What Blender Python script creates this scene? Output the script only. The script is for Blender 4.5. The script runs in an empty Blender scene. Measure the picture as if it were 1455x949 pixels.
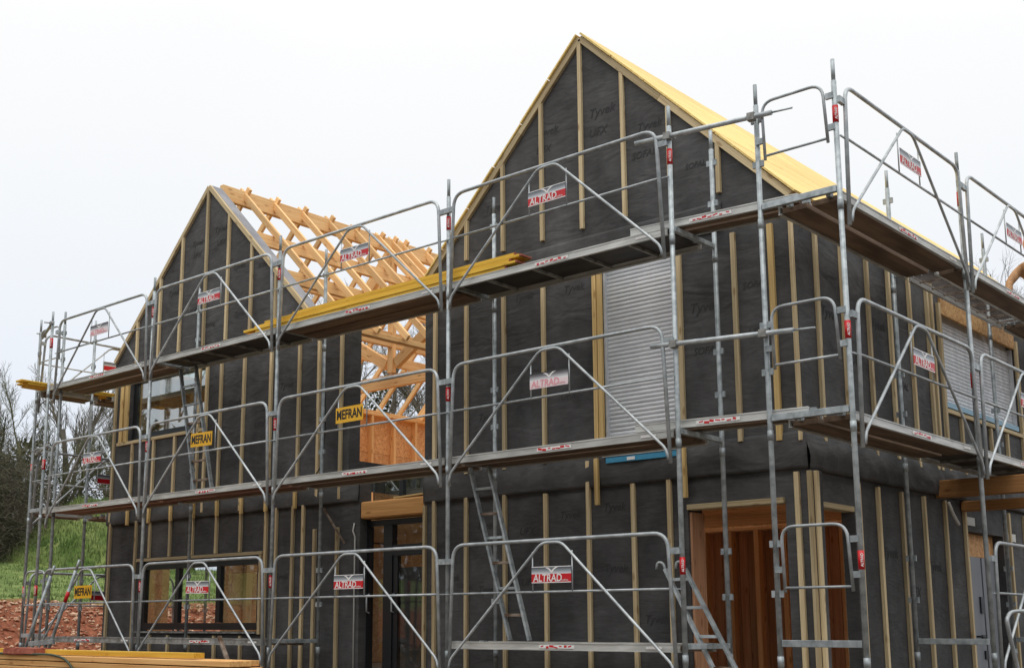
import bpy, bmesh, math, random
import numpy as np
from mathutils import Vector, Matrix, noise

random.seed(7)
R = math.radians
SC = bpy.context.scene
COL = SC.collection

# ------------------------------------------------------------------ camera
CAMP = Vector((6.1185, -9.7674, 0.1069))
YAW, PITCH, ROLL = 0.7427, 0.1810, 0.0017
fw = Vector((-math.sin(YAW) * math.cos(PITCH), math.cos(YAW) * math.cos(PITCH), math.sin(PITCH)))
rt = Vector((math.cos(YAW), math.sin(YAW), 0))
up = rt.cross(fw)
rt, up = rt * math.cos(ROLL) + up * math.sin(ROLL), -rt * math.sin(ROLL) + up * math.cos(ROLL)
cam = bpy.data.cameras.new("camera")
cam.sensor_width = 36
cam.lens = 1723.94 / 1455 * 36
cam.shift_x = 78.82 / 1455
cam.shift_y = 102.29 / 1455
cam.clip_start = 0.05
cam.clip_end = 3000
camo = bpy.data.objects.new("camera", cam)
COL.objects.link(camo)
camo.matrix_world = Matrix(((rt.x, up.x, -fw.x, CAMP.x), (rt.y, up.y, -fw.y, CAMP.y), (rt.z, up.z, -fw.z, CAMP.z), (0, 0, 0, 1)))
SC.camera = camo

# ------------------------------------------------------------------ world: overcast
SUN_EL, SUN_AZ = R(66), R(150)          # azimuth clockwise from +Y
world = bpy.data.worlds.new("World")
SC.world = world
world.use_nodes = True
wn, wl = world.node_tree.nodes, world.node_tree.links
wn.clear()
sky = wn.new("ShaderNodeTexSky"); sky.sky_type = 'NISHITA'; sky.sun_disc = False
sky.sun_elevation = SUN_EL; sky.sun_rotation = SUN_AZ
tc = wn.new("ShaderNodeTexCoord")
nz = wn.new("ShaderNodeTexNoise"); nz.inputs["Scale"].default_value = 1.6; nz.inputs["Detail"].default_value = 4
rmp = wn.new("ShaderNodeValToRGB")            # standard overcast dome: dim and bluish low down, brightest overhead
while len(rmp.color_ramp.elements) < 5: rmp.color_ramp.elements.new(0.5)
for e, (p, c) in zip(rmp.color_ramp.elements, ((0.0, (6.9, 7.6, 8.8)), (0.2, (8.6, 9.1, 9.85)), (0.33, (9.6, 9.8, 10.0)), (0.45, (10.3, 10.3, 10.3)), (1.0, (19.5, 19.3, 18.8)))):
    e.position = p; e.color = (*c, 1)
sxyz = wn.new("ShaderNodeSeparateXYZ"); wob = wn.new("ShaderNodeMath"); wob.operation = 'MULTIPLY_ADD'; wob.inputs[1].default_value = 0.16
off = wn.new("ShaderNodeMath"); off.operation = 'ADD'; off.inputs[1].default_value = -0.08
mx = wn.new("ShaderNodeMix"); mx.data_type = 'RGBA'; mx.inputs["Factor"].default_value = 0.95
bg = wn.new("ShaderNodeBackground"); bg.inputs["Strength"].default_value = 0.1
wo = wn.new("ShaderNodeOutputWorld")
wl.new(tc.outputs["Generated"], nz.inputs["Vector"]); wl.new(tc.outputs["Generated"], sxyz.inputs[0])
wl.new(nz.outputs["Fac"], wob.inputs[0]); wl.new(sxyz.outputs["Z"], wob.inputs[2]); wl.new(wob.outputs[0], off.inputs[0]); wl.new(off.outputs[0], rmp.inputs["Fac"])
wl.new(sky.outputs["Color"], mx.inputs["A"]); wl.new(rmp.outputs["Color"], mx.inputs["B"])
wl.new(mx.outputs["Result"], bg.inputs["Color"]); wl.new(bg.outputs["Background"], wo.inputs["Surface"])

sl = bpy.data.lights.new("sun", 'SUN'); sl.energy = 0.8; sl.angle = R(35); sl.color = (1, 0.97, 0.92)
so = bpy.data.objects.new("sun", sl); COL.objects.link(so)
sd = Vector((math.sin(SUN_AZ) * math.cos(SUN_EL), math.cos(SUN_AZ) * math.cos(SUN_EL), math.sin(SUN_EL)))
so.rotation_euler = sd.to_track_quat('Z', 'Y').to_euler()
vs = SC.view_settings
vs.view_transform = 'Standard'; vs.look = 'None'; vs.exposure = 0.0; vs.gamma = 1.0; vs.use_curve_mapping = False

# ------------------------------------------------------------------ materials
def srgb(r, g, b):
    f = lambda c: (c / 255) / 12.92 if c / 255 <= 0.04045 else ((c / 255 + 0.055) / 1.055) ** 2.4
    return (f(r), f(g), f(b), 1)

def new_mat(name):
    m = bpy.data.materials.new(name); m.use_nodes = True
    nt = m.node_tree
    return m, nt.nodes, nt.links, nt.nodes["Principled BSDF"]

def mul(c, k): return (c[0] * k, c[1] * k, c[2] * k, 1)

def mat_noise(name, c1, c2, scale=(8, 8, 8), detail=4, rough=0.7, metal=0.0, bump=0.0, bscale=None, rand=0.0, lo=0.35, hi=0.65, coord="Object", spec=0.5):
    """two-tone noise material; rand = brightness spread between objects"""
    m, n, l, p = new_mat(name)
    tc = n.new("ShaderNodeTexCoord"); mp = n.new("ShaderNodeMapping")
    mp.inputs["Scale"].default_value = scale
    l.new(tc.outputs[coord], mp.inputs["Vector"])
    oi = n.new("ShaderNodeObjectInfo")
    l.new(oi.outputs["Random"], mp.inputs["Location"])
    t = n.new("ShaderNodeTexNoise"); t.inputs["Scale"].default_value = 1; t.inputs["Detail"].default_value = detail
    l.new(mp.outputs["Vector"], t.inputs["Vector"])
    r = n.new("ShaderNodeValToRGB")
    r.color_ramp.elements[0].position = lo; r.color_ramp.elements[0].color = c1
    r.color_ramp.elements[1].position = hi; r.color_ramp.elements[1].color = c2
    l.new(t.outputs["Fac"], r.inputs["Fac"])
    out = r.outputs["Color"]
    if rand:
        mr = n.new("ShaderNodeMapRange"); mr.inputs["To Min"].default_value = 1 - rand; mr.inputs["To Max"].default_value = 1 + rand
        l.new(oi.outputs["Random"], mr.inputs["Value"])
        vm = n.new("ShaderNodeVectorMath"); vm.operation = 'SCALE'
        l.new(out, vm.inputs[0]); l.new(mr.outputs["Result"], vm.inputs["Scale"])
        out = vm.outputs["Vector"]
    l.new(out, p.inputs["Base Color"])
    p.inputs["Roughness"].default_value = rough; p.inputs["Metallic"].default_value = metal
    p.inputs["Specular IOR Level"].default_value = spec
    if bump:
        b = n.new("ShaderNodeBump"); b.inputs["Strength"].default_value = bump; b.inputs["Distance"].default_value = 0.02
        if bscale:
            t2 = n.new("ShaderNodeTexNoise"); t2.inputs["Scale"].default_value = bscale; t2.inputs["Detail"].default_value = 5
            l.new(tc.outputs[coord], t2.inputs["Vector"]); l.new(t2.outputs["Fac"], b.inputs["Height"])
        else:
            l.new(t.outputs["Fac"], b.inputs["Height"])
        l.new(b.outputs["Normal"], p.inputs["Normal"])
    return m

def mat_wood(name, c1, c2, knot=(0.5, 0.35, 0.2), rough=0.7, rand=0.12, grain=(1.2, 40, 40), kn=0.6):
    """timber: grain along local X, small knots, each piece its own tint"""
    m, n, l, p = new_mat(name)
    tc = n.new("ShaderNodeTexCoord"); oi = n.new("ShaderNodeObjectInfo")
    add = n.new("ShaderNodeVectorMath"); add.operation = 'ADD'
    sc = n.new("ShaderNodeVectorMath"); sc.operation = 'SCALE'; sc.inputs[0].default_value = (37, 11, 5)
    l.new(oi.outputs["Random"], sc.inputs["Scale"])
    l.new(tc.outputs["Object"], add.inputs[0]); l.new(sc.outputs["Vector"], add.inputs[1])
    mp = n.new("ShaderNodeMapping"); mp.inputs["Scale"].default_value = grain
    l.new(add.outputs["Vector"], mp.inputs["Vector"])
    t = n.new("ShaderNodeTexNoise"); t.inputs["Scale"].default_value = 1; t.inputs["Detail"].default_value = 5; t.inputs["Distortion"].default_value = 0.6
    l.new(mp.outputs["Vector"], t.inputs["Vector"])
    r = n.new("ShaderNodeValToRGB")
    r.color_ramp.elements[0].position = 0.3; r.color_ramp.elements[0].color = c1
    r.color_ramp.elements[1].position = 0.68; r.color_ramp.elements[1].color = c2
    l.new(t.outputs["Fac"], r.inputs["Fac"])
    mk = n.new("ShaderNodeMapping"); mk.inputs["Scale"].default_value = (3.0, 9, 9)
    l.new(add.outputs["Vector"], mk.inputs["Vector"])
    v = n.new("ShaderNodeTexVoronoi"); v.inputs["Scale"].default_value = 1.0
    l.new(mk.outputs["Vector"], v.inputs["Vector"])
    rk = n.new("ShaderNodeMapRange"); rk.inputs["From Min"].default_value = 0.08; rk.inputs["From Max"].default_value = 0.2
    rk.inputs["To Min"].default_value = kn; rk.inputs["To Max"].default_value = 0
    l.new(v.outputs["Distance"], rk.inputs["Value"])
    mxk = n.new("ShaderNodeMix"); mxk.data_type = 'RGBA'
    l.new(rk.outputs["Result"], mxk.inputs["Factor"]); l.new(r.outputs["Color"], mxk.inputs["A"])
    mxk.inputs["B"].default_value = (c1[0] * knot[0], c1[1] * knot[1], c1[2] * knot[2], 1)
    mr = n.new("ShaderNodeMapRange"); mr.inputs["To Min"].default_value = 1 - rand; mr.inputs["To Max"].default_value = 1 + rand
    l.new(oi.outputs["Random"], mr.inputs["Value"])
    vm = n.new("ShaderNodeVectorMath"); vm.operation = 'SCALE'
    l.new(mxk.outputs["Result"], vm.inputs[0]); l.new(mr.outputs["Result"], vm.inputs["Scale"])
    l.new(vm.outputs["Vector"], p.inputs["Base Color"])
    p.inputs["Roughness"].default_value = rough; p.inputs["Specular IOR Level"].default_value = 0.25
    b = n.new("ShaderNodeBump"); b.inputs["Strength"].default_value = 0.25; b.inputs["Distance"].default_value = 0.004
    l.new(t.outputs["Fac"], b.inputs["Height"]); l.new(b.outputs["Normal"], p.inputs["Normal"])
    return m

def mat_flat(name, c, rough=0.5, metal=0.0, spec=0.5):
    m, n, l, p = new_mat(name)
    t = n.new("ShaderNodeTexNoise"); t.inputs["Scale"].default_value = 25
    tc = n.new("ShaderNodeTexCoord"); l.new(tc.outputs["Object"], t.inputs["Vector"])
    r = n.new("ShaderNodeValToRGB")
    r.color_ramp.elements[0].color = mul(c, 0.86); r.color_ramp.elements[1].color = mul(c, 1.1)
    l.new(t.outputs["Fac"], r.inputs["Fac"]); l.new(r.outputs["Color"], p.inputs["Base Color"])
    p.inputs["Roughness"].default_value = rough; p.inputs["Metallic"].default_value = metal; p.inputs["Specular IOR Level"].default_value = spec
    return m

def mat_membrane(name, c):
    m, n, l, p = new_mat(name)
    tc = n.new("ShaderNodeTexCoord")
    t = n.new("ShaderNodeTexNoise"); t.inputs["Scale"].default_value = 2.2; t.inputs["Detail"].default_value = 8; t.inputs["Roughness"].default_value = 0.65
    l.new(tc.outputs["Object"], t.inputs["Vector"])
    mp = n.new("ShaderNodeMapping"); mp.inputs["Scale"].default_value = (9, 9, 60)
    l.new(tc.outputs["Object"], mp.inputs["Vector"])
    t2 = n.new("ShaderNodeTexNoise"); t2.inputs["Scale"].default_value = 1; t2.inputs["Detail"].default_value = 4
    l.new(mp.outputs["Vector"], t2.inputs["Vector"])
    ad = n.new("ShaderNodeMath"); ad.operation = 'MULTIPLY_ADD'; ad.inputs[1].default_value = 1.35
    st2 = n.new("ShaderNodeMath"); st2.operation = 'MULTIPLY'; st2.inputs[1].default_value = 0.65
    l.new(t2.outputs["Fac"], st2.inputs[0]); l.new(t.outputs["Fac"], ad.inputs[0]); l.new(st2.outputs[0], ad.inputs[2])
    r = n.new("ShaderNodeValToRGB")
    r.color_ramp.elements[0].position = 0.36; r.color_ramp.elements[0].color = mul(c, 0.72)
    r.color_ramp.elements[1].position = 0.66; r.color_ramp.elements[1].color = mul(c, 1.3)
    hm = n.new("ShaderNodeMath"); hm.operation = 'MULTIPLY'; hm.inputs[1].default_value = 0.5
    l.new(ad.outputs[0], hm.inputs[0]); l.new(hm.outputs[0], r.inputs["Fac"])
    mpl = n.new("ShaderNodeMapping"); mpl.inputs["Scale"].default_value = (0.9, 0.9, 0.55); l.new(tc.outputs["Object"], mpl.inputs["Vector"])
    tl_ = n.new("ShaderNodeTexNoise"); tl_.inputs["Scale"].default_value = 1.0; tl_.inputs["Detail"].default_value = 6; tl_.inputs["Distortion"].default_value = 1.2; l.new(mpl.outputs["Vector"], tl_.inputs["Vector"])
    mrl = n.new("ShaderNodeMapRange"); mrl.inputs["From Min"].default_value = 0.3; mrl.inputs["From Max"].default_value = 0.7; mrl.inputs["To Min"].default_value = 0.72; mrl.inputs["To Max"].default_value = 1.28; l.new(tl_.outputs["Fac"], mrl.inputs["Value"])
    sv = n.new("ShaderNodeVectorMath"); sv.operation = 'SCALE'; l.new(r.outputs["Color"], sv.inputs[0]); l.new(mrl.outputs["Result"], sv.inputs["Scale"])
    l.new(sv.outputs["Vector"], p.inputs["Base Color"])
    mrr = n.new("ShaderNodeMapRange"); mrr.inputs["To Min"].default_value = 0.92; mrr.inputs["To Max"].default_value = 0.5; l.new(tl_.outputs["Fac"], mrr.inputs["Value"]); l.new(mrr.outputs["Result"], p.inputs["Roughness"])
    p.inputs["Specular IOR Level"].default_value = 0.12
    # sagging folds and fine fibre
    mw = n.new("ShaderNodeMapping"); mw.inputs["Scale"].default_value = (1.1, 1.1, 2.6)
    l.new(tc.outputs["Object"], mw.inputs["Vector"])
    t3 = n.new("ShaderNodeTexNoise"); t3.inputs["Scale"].default_value = 1.4; t3.inputs["Detail"].default_value = 3; t3.inputs["Distortion"].default_value = 0.8
    l.new(mw.outputs["Vector"], t3.inputs["Vector"])
    b1 = n.new("ShaderNodeBump"); b1.inputs["Strength"].default_value = 0.55; b1.inputs["Distance"].default_value = 0.06
    l.new(t3.outputs["Fac"], b1.inputs["Height"])
    b2 = n.new("ShaderNodeBump"); b2.inputs["Strength"].default_value = 0.1; b2.inputs["Distance"].default_value = 0.004
    l.new(t2.outputs["Fac"], b2.inputs["Height"]); l.new(b1.outputs["Normal"], b2.inputs["Normal"])
    l.new(b2.outputs["Normal"], p.inputs["Normal"])
    return m

def mat_osb(name, c1, c2):
    m, n, l, p = new_mat(name)
    tc = n.new("ShaderNodeTexCoord"); oi = n.new("ShaderNodeObjectInfo")
    cols = []
    v = n.new("ShaderNodeTexVoronoi"); v.inputs["Scale"].default_value = 26
    d = n.new("ShaderNodeTexNoise"); d.inputs["Scale"].default_value = 7; d.inputs["Detail"].default_value = 3
    l.new(tc.outputs["Object"], d.inputs["Vector"])
    a = n.new("ShaderNodeVectorMath"); a.operation = 'MULTIPLY_ADD'
    l.new(d.outputs["Color"], a.inputs[0]); a.inputs[1].default_value = (0.35, 0.35, 0.35); l.new(tc.outputs["Object"], a.inputs[2])
    l.new(a.outputs["Vector"], v.inputs["Vector"])
    r = n.new("ShaderNodeValToRGB"); r.color_ramp.elements[0].color = c1; r.color_ramp.elements[1].color = c2
    sx = n.new("ShaderNodeSeparateColor"); l.new(v.outputs["Color"], sx.inputs["Color"]); l.new(sx.outputs["Red"], r.inputs["Fac"])
    mr = n.new("ShaderNodeMapRange"); mr.inputs["To Min"].default_value = 0.82; mr.inputs["To Max"].default_value = 1.12
    l.new(oi.outputs["Random"], mr.inputs["Value"])
    vm = n.new("ShaderNodeVectorMath"); vm.operation = 'SCALE'
    l.new(r.outputs["Color"], vm.inputs[0]); l.new(mr.outputs["Result"], vm.inputs["Scale"])
    l.new(vm.outputs["Vector"], p.inputs["Base Color"]); p.inputs["Roughness"].default_value = 0.7; p.inputs["Specular IOR Level"].default_value = 0.25
    return m

def mat_glass(name, tint=(0.93, 0.95, 0.94, 1), refl=0.12):
    m = bpy.data.materials.new(name); m.use_nodes = True
    n, l = m.node_tree.nodes, m.node_tree.links; n.clear()
    tr = n.new("ShaderNodeBsdfTransparent"); tr.inputs["Color"].default_value = tint
    gl = n.new("ShaderNodeBsdfGlossy"); gl.inputs["Roughness"].default_value = 0.015; gl.inputs["Color"].default_value = (0.95, 0.97, 0.96, 1)
    fr = n.new("ShaderNodeLayerWeight"); pw = n.new("ShaderNodeMath"); pw.operation = 'POWER'; pw.inputs[1].default_value = 4
    l.new(fr.outputs["Facing"], pw.inputs[0])
    ma = n.new("ShaderNodeMath"); ma.operation = 'MULTIPLY_ADD'; ma.inputs[1].default_value = 0.8; ma.inputs[2].default_value = refl
    l.new(pw.outputs[0], ma.inputs[0])
    t = n.new("ShaderNodeTexNoise"); t.inputs["Scale"].default_value = 0.9
    b = n.new("ShaderNodeBump"); b.inputs["Strength"].default_value = 0.04; b.inputs["Distance"].default_value = 0.02
    tc = n.new("ShaderNodeTexCoord"); l.new(tc.outputs["Object"], t.inputs["Vector"]); l.new(t.outputs["Fac"], b.inputs["Height"])
    l.new(b.outputs["Normal"], gl.inputs["Normal"])
    mx = n.new("ShaderNodeMixShader"); o = n.new("ShaderNodeOutputMaterial")
    l.new(ma.outputs[0], mx.inputs["Fac"]); l.new(tr.outputs[0], mx.inputs[1]); l.new(gl.outputs[0], mx.inputs[2]); l.new(mx.outputs[0], o.inputs["Surface"])
    return m

def mat_sign(name, faded=False):
    """printed plate: dark-to-pale upper band over a red band, white edges (flat print, local coordinates)"""
    m, n, l, p = new_mat(name)
    tc = n.new("ShaderNodeTexCoord"); sx = n.new("ShaderNodeSeparateXYZ"); l.new(tc.outputs["Generated"], sx.inputs[0])
    r = n.new("ShaderNodeValToRGB"); cr = r.color_ramp; cr.interpolation = 'LINEAR'
    if faded:
        st = [(0.0, srgb(225, 205, 208)), (0.46, srgb(232, 214, 216)), (0.5, srgb(226, 226, 230)), (0.8, srgb(110, 108, 112)), (0.97, srgb(40, 38, 40))]
    else:
        st = [(0.0, srgb(235, 225, 225)), (0.05, srgb(235, 225, 225)), (0.06, srgb(198, 22, 34)), (0.54, srgb(198, 22, 34)),
              (0.55, srgb(215, 218, 222)), (0.72, srgb(150, 156, 162)), (0.95, srgb(62, 68, 76)), (0.96, srgb(235, 235, 235))]
    while len(cr.elements) < len(st): cr.elements.new(0.5)
    for e, (pos, c) in zip(cr.elements, st): e.position = pos; e.color = c
    l.new(sx.outputs["Z"], r.inputs["Fac"]); l.new(r.outputs["Color"], p.inputs["Base Color"])
    p.inputs["Roughness"].default_value = 0.4
    return m

M = {}
M['membrane'] = mat_membrane("membrane", (0.079, 0.078, 0.078, 1))
M['membrane_print'] = mat_flat("membrane_print", (0.059, 0.058, 0.058, 1), 0.8, 0.0, 0.06)
M['membrane_grey'] = mat_noise("membrane_grey", (0.18, 0.18, 0.20, 1), (0.27, 0.27, 0.295, 1), (4, 4, 4), rough=0.6)
M['batten'] = mat_wood("batten", srgb(170, 148, 112), srgb(212, 194, 156), rand=0.25)
M['batten_new'] = mat_wood("batten_new", srgb(190, 158, 102), srgb(220, 190, 132), rand=0.1)
M['fresh'] = mat_wood("fresh_timber", srgb(222, 172, 114), srgb(243, 206, 152), rand=0.17)
M['beam'] = mat_wood("glulam", srgb(190, 138, 84), srgb(212, 162, 104), rand=0.08)
M['roofboard'] = mat_wood("roof_board", srgb(226, 190, 114), srgb(244, 218, 144), rand=0.09, grain=(0.8, 30, 30), kn=0.0)
M['form'] = mat_wood("formwork_plank", srgb(200, 154, 48), srgb(228, 188, 78), rand=0.2, kn=0.4)
M['stack'] = mat_wood("stack_board", srgb(206, 150, 90), srgb(232, 186, 124), rand=0.2)
M['osb'] = mat_osb("osb", srgb(166, 120, 70), srgb(218, 178, 124))
M['osb_in'] = mat_osb("osb_inside", srgb(198, 144, 96), srgb(232, 188, 138))
M['lining'] = mat_wood("lining_board", srgb(176, 126, 94), srgb(204, 156, 120), rand=0.2)
M['beam_dark'] = mat_wood("shaded_beam", srgb(146, 102, 60), srgb(172, 126, 80), rand=0.08)  # glulam darkened in colour for the weaker light on the canopy beams
M['stud'] = mat_wood("stud", srgb(222, 164, 112), srgb(240, 192, 140), rand=0.14)
M['galv'] = mat_noise("galvanised", (0.22, 0.25, 0.262, 1), (0.42, 0.46, 0.475, 1), (14, 14, 9), rough=0.5, metal=0.35, rand=0.24, detail=8, lo=0.3, hi=0.6)
M['galv_bright'] = mat_noise("galvanised_bright", (0.32, 0.35, 0.365, 1), (0.51, 0.54, 0.555, 1), (9, 9, 9), rough=0.45, metal=0.35, rand=0.2, detail=8)
M['galv_old'] = mat_noise("galvanised_old", (0.17, 0.165, 0.15, 1), (0.38, 0.38, 0.36, 1), (10, 10, 10), rough=0.6, metal=0.3, rand=0.15)
M['rust'] = mat_noise("rusty_steel", (0.10, 0.055, 0.03, 1), (0.30, 0.24, 0.19, 1), (9, 9, 9), rough=0.75, metal=0.2)
M['alu'] = mat_noise("deck_rail", (0.40, 0.40, 0.38, 1), (0.60, 0.60, 0.57, 1), (3, 20, 20), rough=0.45, metal=0.3, rand=0.12)
M['ply'] = mat_noise("deck_plywood", srgb(90, 72, 58), srgb(128, 106, 86), (1.4, 9, 9), rough=0.75, rand=0.12, bump=0.15)
M['ply_red'] = mat_noise("deck_plywood_red", srgb(106, 70, 54), srgb(138, 98, 76), (1.4, 9, 9), rough=0.75, rand=0.1, bump=0.15)
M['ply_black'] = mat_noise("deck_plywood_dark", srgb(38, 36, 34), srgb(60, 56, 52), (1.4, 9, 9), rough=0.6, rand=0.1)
M['red'] = mat_flat("red_sleeve", srgb(200, 24, 32), 0.4)
M['white'] = mat_flat("white_print", srgb(232, 230, 228), 0.5)
M['pink'] = mat_flat("faded_print", srgb(226, 150, 160), 0.5)
M['black'] = mat_flat("black_print", srgb(20, 18, 16), 0.5)
M['sign'] = mat_sign("sign_print"); M['sign_faded'] = mat_sign("sign_print_faded", True)
M['yellow'] = mat_flat("yellow_sign", srgb(226, 172, 26), 0.45)
M['shutter'] = mat_noise("shutter_slat", (0.58, 0.60, 0.62, 1), (0.76, 0.77, 0.79, 1), (2.5, 9, 9), rough=0.38, metal=0.25, rand=0.09)
M['frame'] = mat_flat("window_frame_dark", (0.011, 0.013, 0.016, 1), 0.35)
M['glass'] = mat_glass("glass", refl=0.05); M['glass_mirror'] = mat_glass("glass_coated", (0.62, 0.68, 0.64, 1), 0.34)
M['blue'] = mat_flat("blue_film", srgb(58, 142, 178), 0.5)
M['bluep'] = mat_flat("pale_blue_film", srgb(140, 178, 200), 0.5)
M['tape'] = mat_flat("white_tape", srgb(200, 200, 194), 0.6)
M['door'] = mat_noise("grey_door", (0.20, 0.215, 0.24, 1), (0.26, 0.275, 0.30, 1), (2, 2, 0.4), rough=0.5)
M['slab'] = mat_noise("concrete", (0.50, 0.48, 0.45, 1), (0.62, 0.60, 0.56, 1), (4, 4, 4), rough=0.85)
M['terracotta'] = mat_noise("terracotta", srgb(140, 72, 56), srgb(176, 104, 84), (12, 12, 12), rough=0.8, bump=0.3)
M['strap'] = mat_flat("green_strap", srgb(52, 66, 46), 0.6)
M['cable'] = mat_flat("black_cable", (0.02, 0.02, 0.02, 1), 0.5)
M['bark'] = mat_noise("bark", (0.060, 0.052, 0.040, 1), (0.15, 0.135, 0.105, 1), (5, 5, 2), rough=0.9, bump=0.4)
M['bark_green'] = mat_noise("bark_green", (0.060, 0.062, 0.030, 1), (0.15, 0.145, 0.075, 1), (3, 3, 1.5), rough=0.9, bump=0.4)
M['twig'] = mat_noise("twig", (0.10, 0.085, 0.065, 1), (0.20, 0.175, 0.135, 1), (2, 2, 2), rough=0.9)
M['leaf'] = mat_noise("evergreen_leaf", (0.016, 0.020, 0.010, 1), (0.045, 0.050, 0.024, 1), (1.2, 1.2, 1.2), rough=0.6, lo=0.3, hi=0.7)
M['ivy'] = mat_noise("ivy_leaf", (0.035, 0.045, 0.018, 1), (0.10, 0.11, 0.045, 1), (1.5, 1.5, 1.5), rough=0.55)
M['thicket'] = mat_noise("thicket_twigs", (0.055, 0.050, 0.032, 1), (0.13, 0.115, 0.075, 1), (1.5, 1.5, 1.5), rough=0.85)
M['hedge'] = mat_noise("hedge_leaf", (0.05, 0.045, 0.025, 1), (0.12, 0.11, 0.055, 1), (1.5, 1.5, 1.5), rough=0.8)
M['blade'] = mat_noise("grass_blade", (0.072, 0.14, 0.026, 1), (0.19, 0.24, 0.075, 1), (0.7, 0.7, 0.7), rough=0.8, coord="Object", detail=6)
M['stone'] = mat_noise("stone", srgb(160, 112, 84), srgb(216, 186, 158), (6, 6, 6), rough=0.85)
M['skin'] = mat_flat("skin", srgb(196, 140, 112), 0.5)
M['jacket'] = mat_noise("jacket", srgb(140, 104, 70), srgb(180, 140, 100), (14, 14, 14), rough=0.85, bump=0.5)
M['trousers'] = mat_noise("trousers", srgb(44, 46, 56), srgb(62, 64, 74), (10, 10, 10), rough=0.9)
M['hair'] = mat_flat("hair", srgb(52, 38, 28), 0.7)
M['glove'] = mat_flat("dark_glove", srgb(40, 30, 42), 0.7)

def mat_ground():
    m, n, l, p = new_mat("ground_soil")
    tc = n.new("ShaderNodeTexCoord"); sx = n.new("ShaderNodeSeparateXYZ"); l.new(tc.outputs["Object"], sx.inputs[0])
    t = n.new("ShaderNodeTexNoise"); t.inputs["Scale"].default_value = 0.9; t.inputs["Detail"].default_value = 6; l.new(tc.outputs["Object"], t.inputs["Vector"])
    rs = n.new("ShaderNodeValToRGB"); rs.color_ramp.elements[0].position = 0.3; rs.color_ramp.elements[0].color = srgb(66, 34, 26); rs.color_ramp.elements[1].position = 0.7; rs.color_ramp.elements[1].color = srgb(172, 108, 80)
    t4 = n.new("ShaderNodeTexNoise"); t4.inputs["Scale"].default_value = 9; t4.inputs["Detail"].default_value = 8; t4.inputs["Roughness"].default_value = .7; l.new(tc.outputs["Object"], t4.inputs["Vector"]); l.new(t4.outputs["Fac"], rs.inputs["Fac"])
    t2 = n.new("ShaderNodeTexNoise"); t2.inputs["Scale"].default_value = 2.2; t2.inputs["Detail"].default_value = 8; l.new(tc.outputs["Object"], t2.inputs["Vector"])
    rg = n.new("ShaderNodeValToRGB"); rg.color_ramp.elements[0].position = 0.3; rg.color_ramp.elements[0].color = (0.075, 0.125, 0.03, 1); rg.color_ramp.elements[1].position = 0.7; rg.color_ramp.elements[1].color = (0.19, 0.24, 0.08, 1)
    l.new(t2.outputs["Fac"], rg.inputs["Fac"])
    # grey-brown tone round the houses to cut red bounce; red subsoil on the bank
    rc = n.new("ShaderNodeValToRGB"); rc.color_ramp.elements[0].position = 0.3; rc.color_ramp.elements[0].color = srgb(78, 69, 60); rc.color_ramp.elements[1].position = 0.7; rc.color_ramp.elements[1].color = srgb(116, 105, 92)
    l.new(t.outputs["Fac"], rc.inputs["Fac"])
    mb = n.new("ShaderNodeMath"); mb.operation = 'MULTIPLY_ADD'; mb.inputs[1].default_value = 1.2; l.new(t.outputs["Fac"], mb.inputs[0]); l.new(sx.outputs["X"], mb.inputs[2])
    ms = n.new("ShaderNodeMapRange"); ms.inputs["From Min"].default_value = -13.2; ms.inputs["From Max"].default_value = -12.0; l.new(mb.outputs[0], ms.inputs["Value"])
    mg = n.new("ShaderNodeMix"); mg.data_type = 'RGBA'; l.new(ms.outputs["Result"], mg.inputs["Factor"]); l.new(rs.outputs["Color"], mg.inputs["A"]); l.new(rc.outputs["Color"], mg.inputs["B"])
    # grass begins beyond the bank, with a ragged edge
    ma = n.new("ShaderNodeMath"); ma.operation = 'MULTIPLY_ADD'; ma.inputs[1].default_value = 1.6; l.new(t.outputs["Fac"], ma.inputs[0]); l.new(sx.outputs["X"], ma.inputs[2])
    mr = n.new("ShaderNodeMapRange"); mr.inputs["From Min"].default_value = -16.7; mr.inputs["From Max"].default_value = -16.1; mr.inputs["To Min"].default_value = 1; mr.inputs["To Max"].default_value = 0
    l.new(ma.outputs[0], mr.inputs["Value"])
    mx = n.new("ShaderNodeMix"); mx.data_type = 'RGBA'; l.new(mr.outputs["Result"], mx.inputs["Factor"]); l.new(mg.outputs["Result"], mx.inputs["A"]); l.new(rg.outputs["Color"], mx.inputs["B"])
    l.new(mx.outputs["Result"], p.inputs["Base Color"]); p.inputs["Roughness"].default_value = 0.95; p.inputs["Specular IOR Level"].default_value = 0.15
    b = n.new("ShaderNodeBump"); b.inputs["Strength"].default_value = 0.8; b.inputs["Distance"].default_value = 0.08; l.new(t2.outputs["Fac"], b.inputs["Height"]); l.new(b.outputs["Normal"], p.inputs["Normal"])
    return m
M['ground'] = mat_ground()
M['mound'] = mat_noise("mound_grass", (0.068, 0.135, 0.026, 1), (0.20, 0.24, 0.08, 1), (1.3, 1.3, 1.3), detail=8, rough=0.95, bump=0.9, bscale=4, spec=0.15)

# ------------------------------------------------------------------ object helpers
WORLD = {}                                    # world matrix of every thing / part built here

def link(name, mesh, mat=None, parent=None, W=Matrix(), **props):
    if mat is not None and not mesh.materials: mesh.materials.append(mat)
    o = bpy.data.objects.new(name, mesh); COL.objects.link(o)
    WORLD[o.name] = W.copy()
    if parent is not None:
        o.parent = parent
        o.matrix_local = WORLD[parent.name].inverted() @ W
    else:
        o.matrix_local = W
    for k, v in props.items(): o[k] = v
    return o

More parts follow.
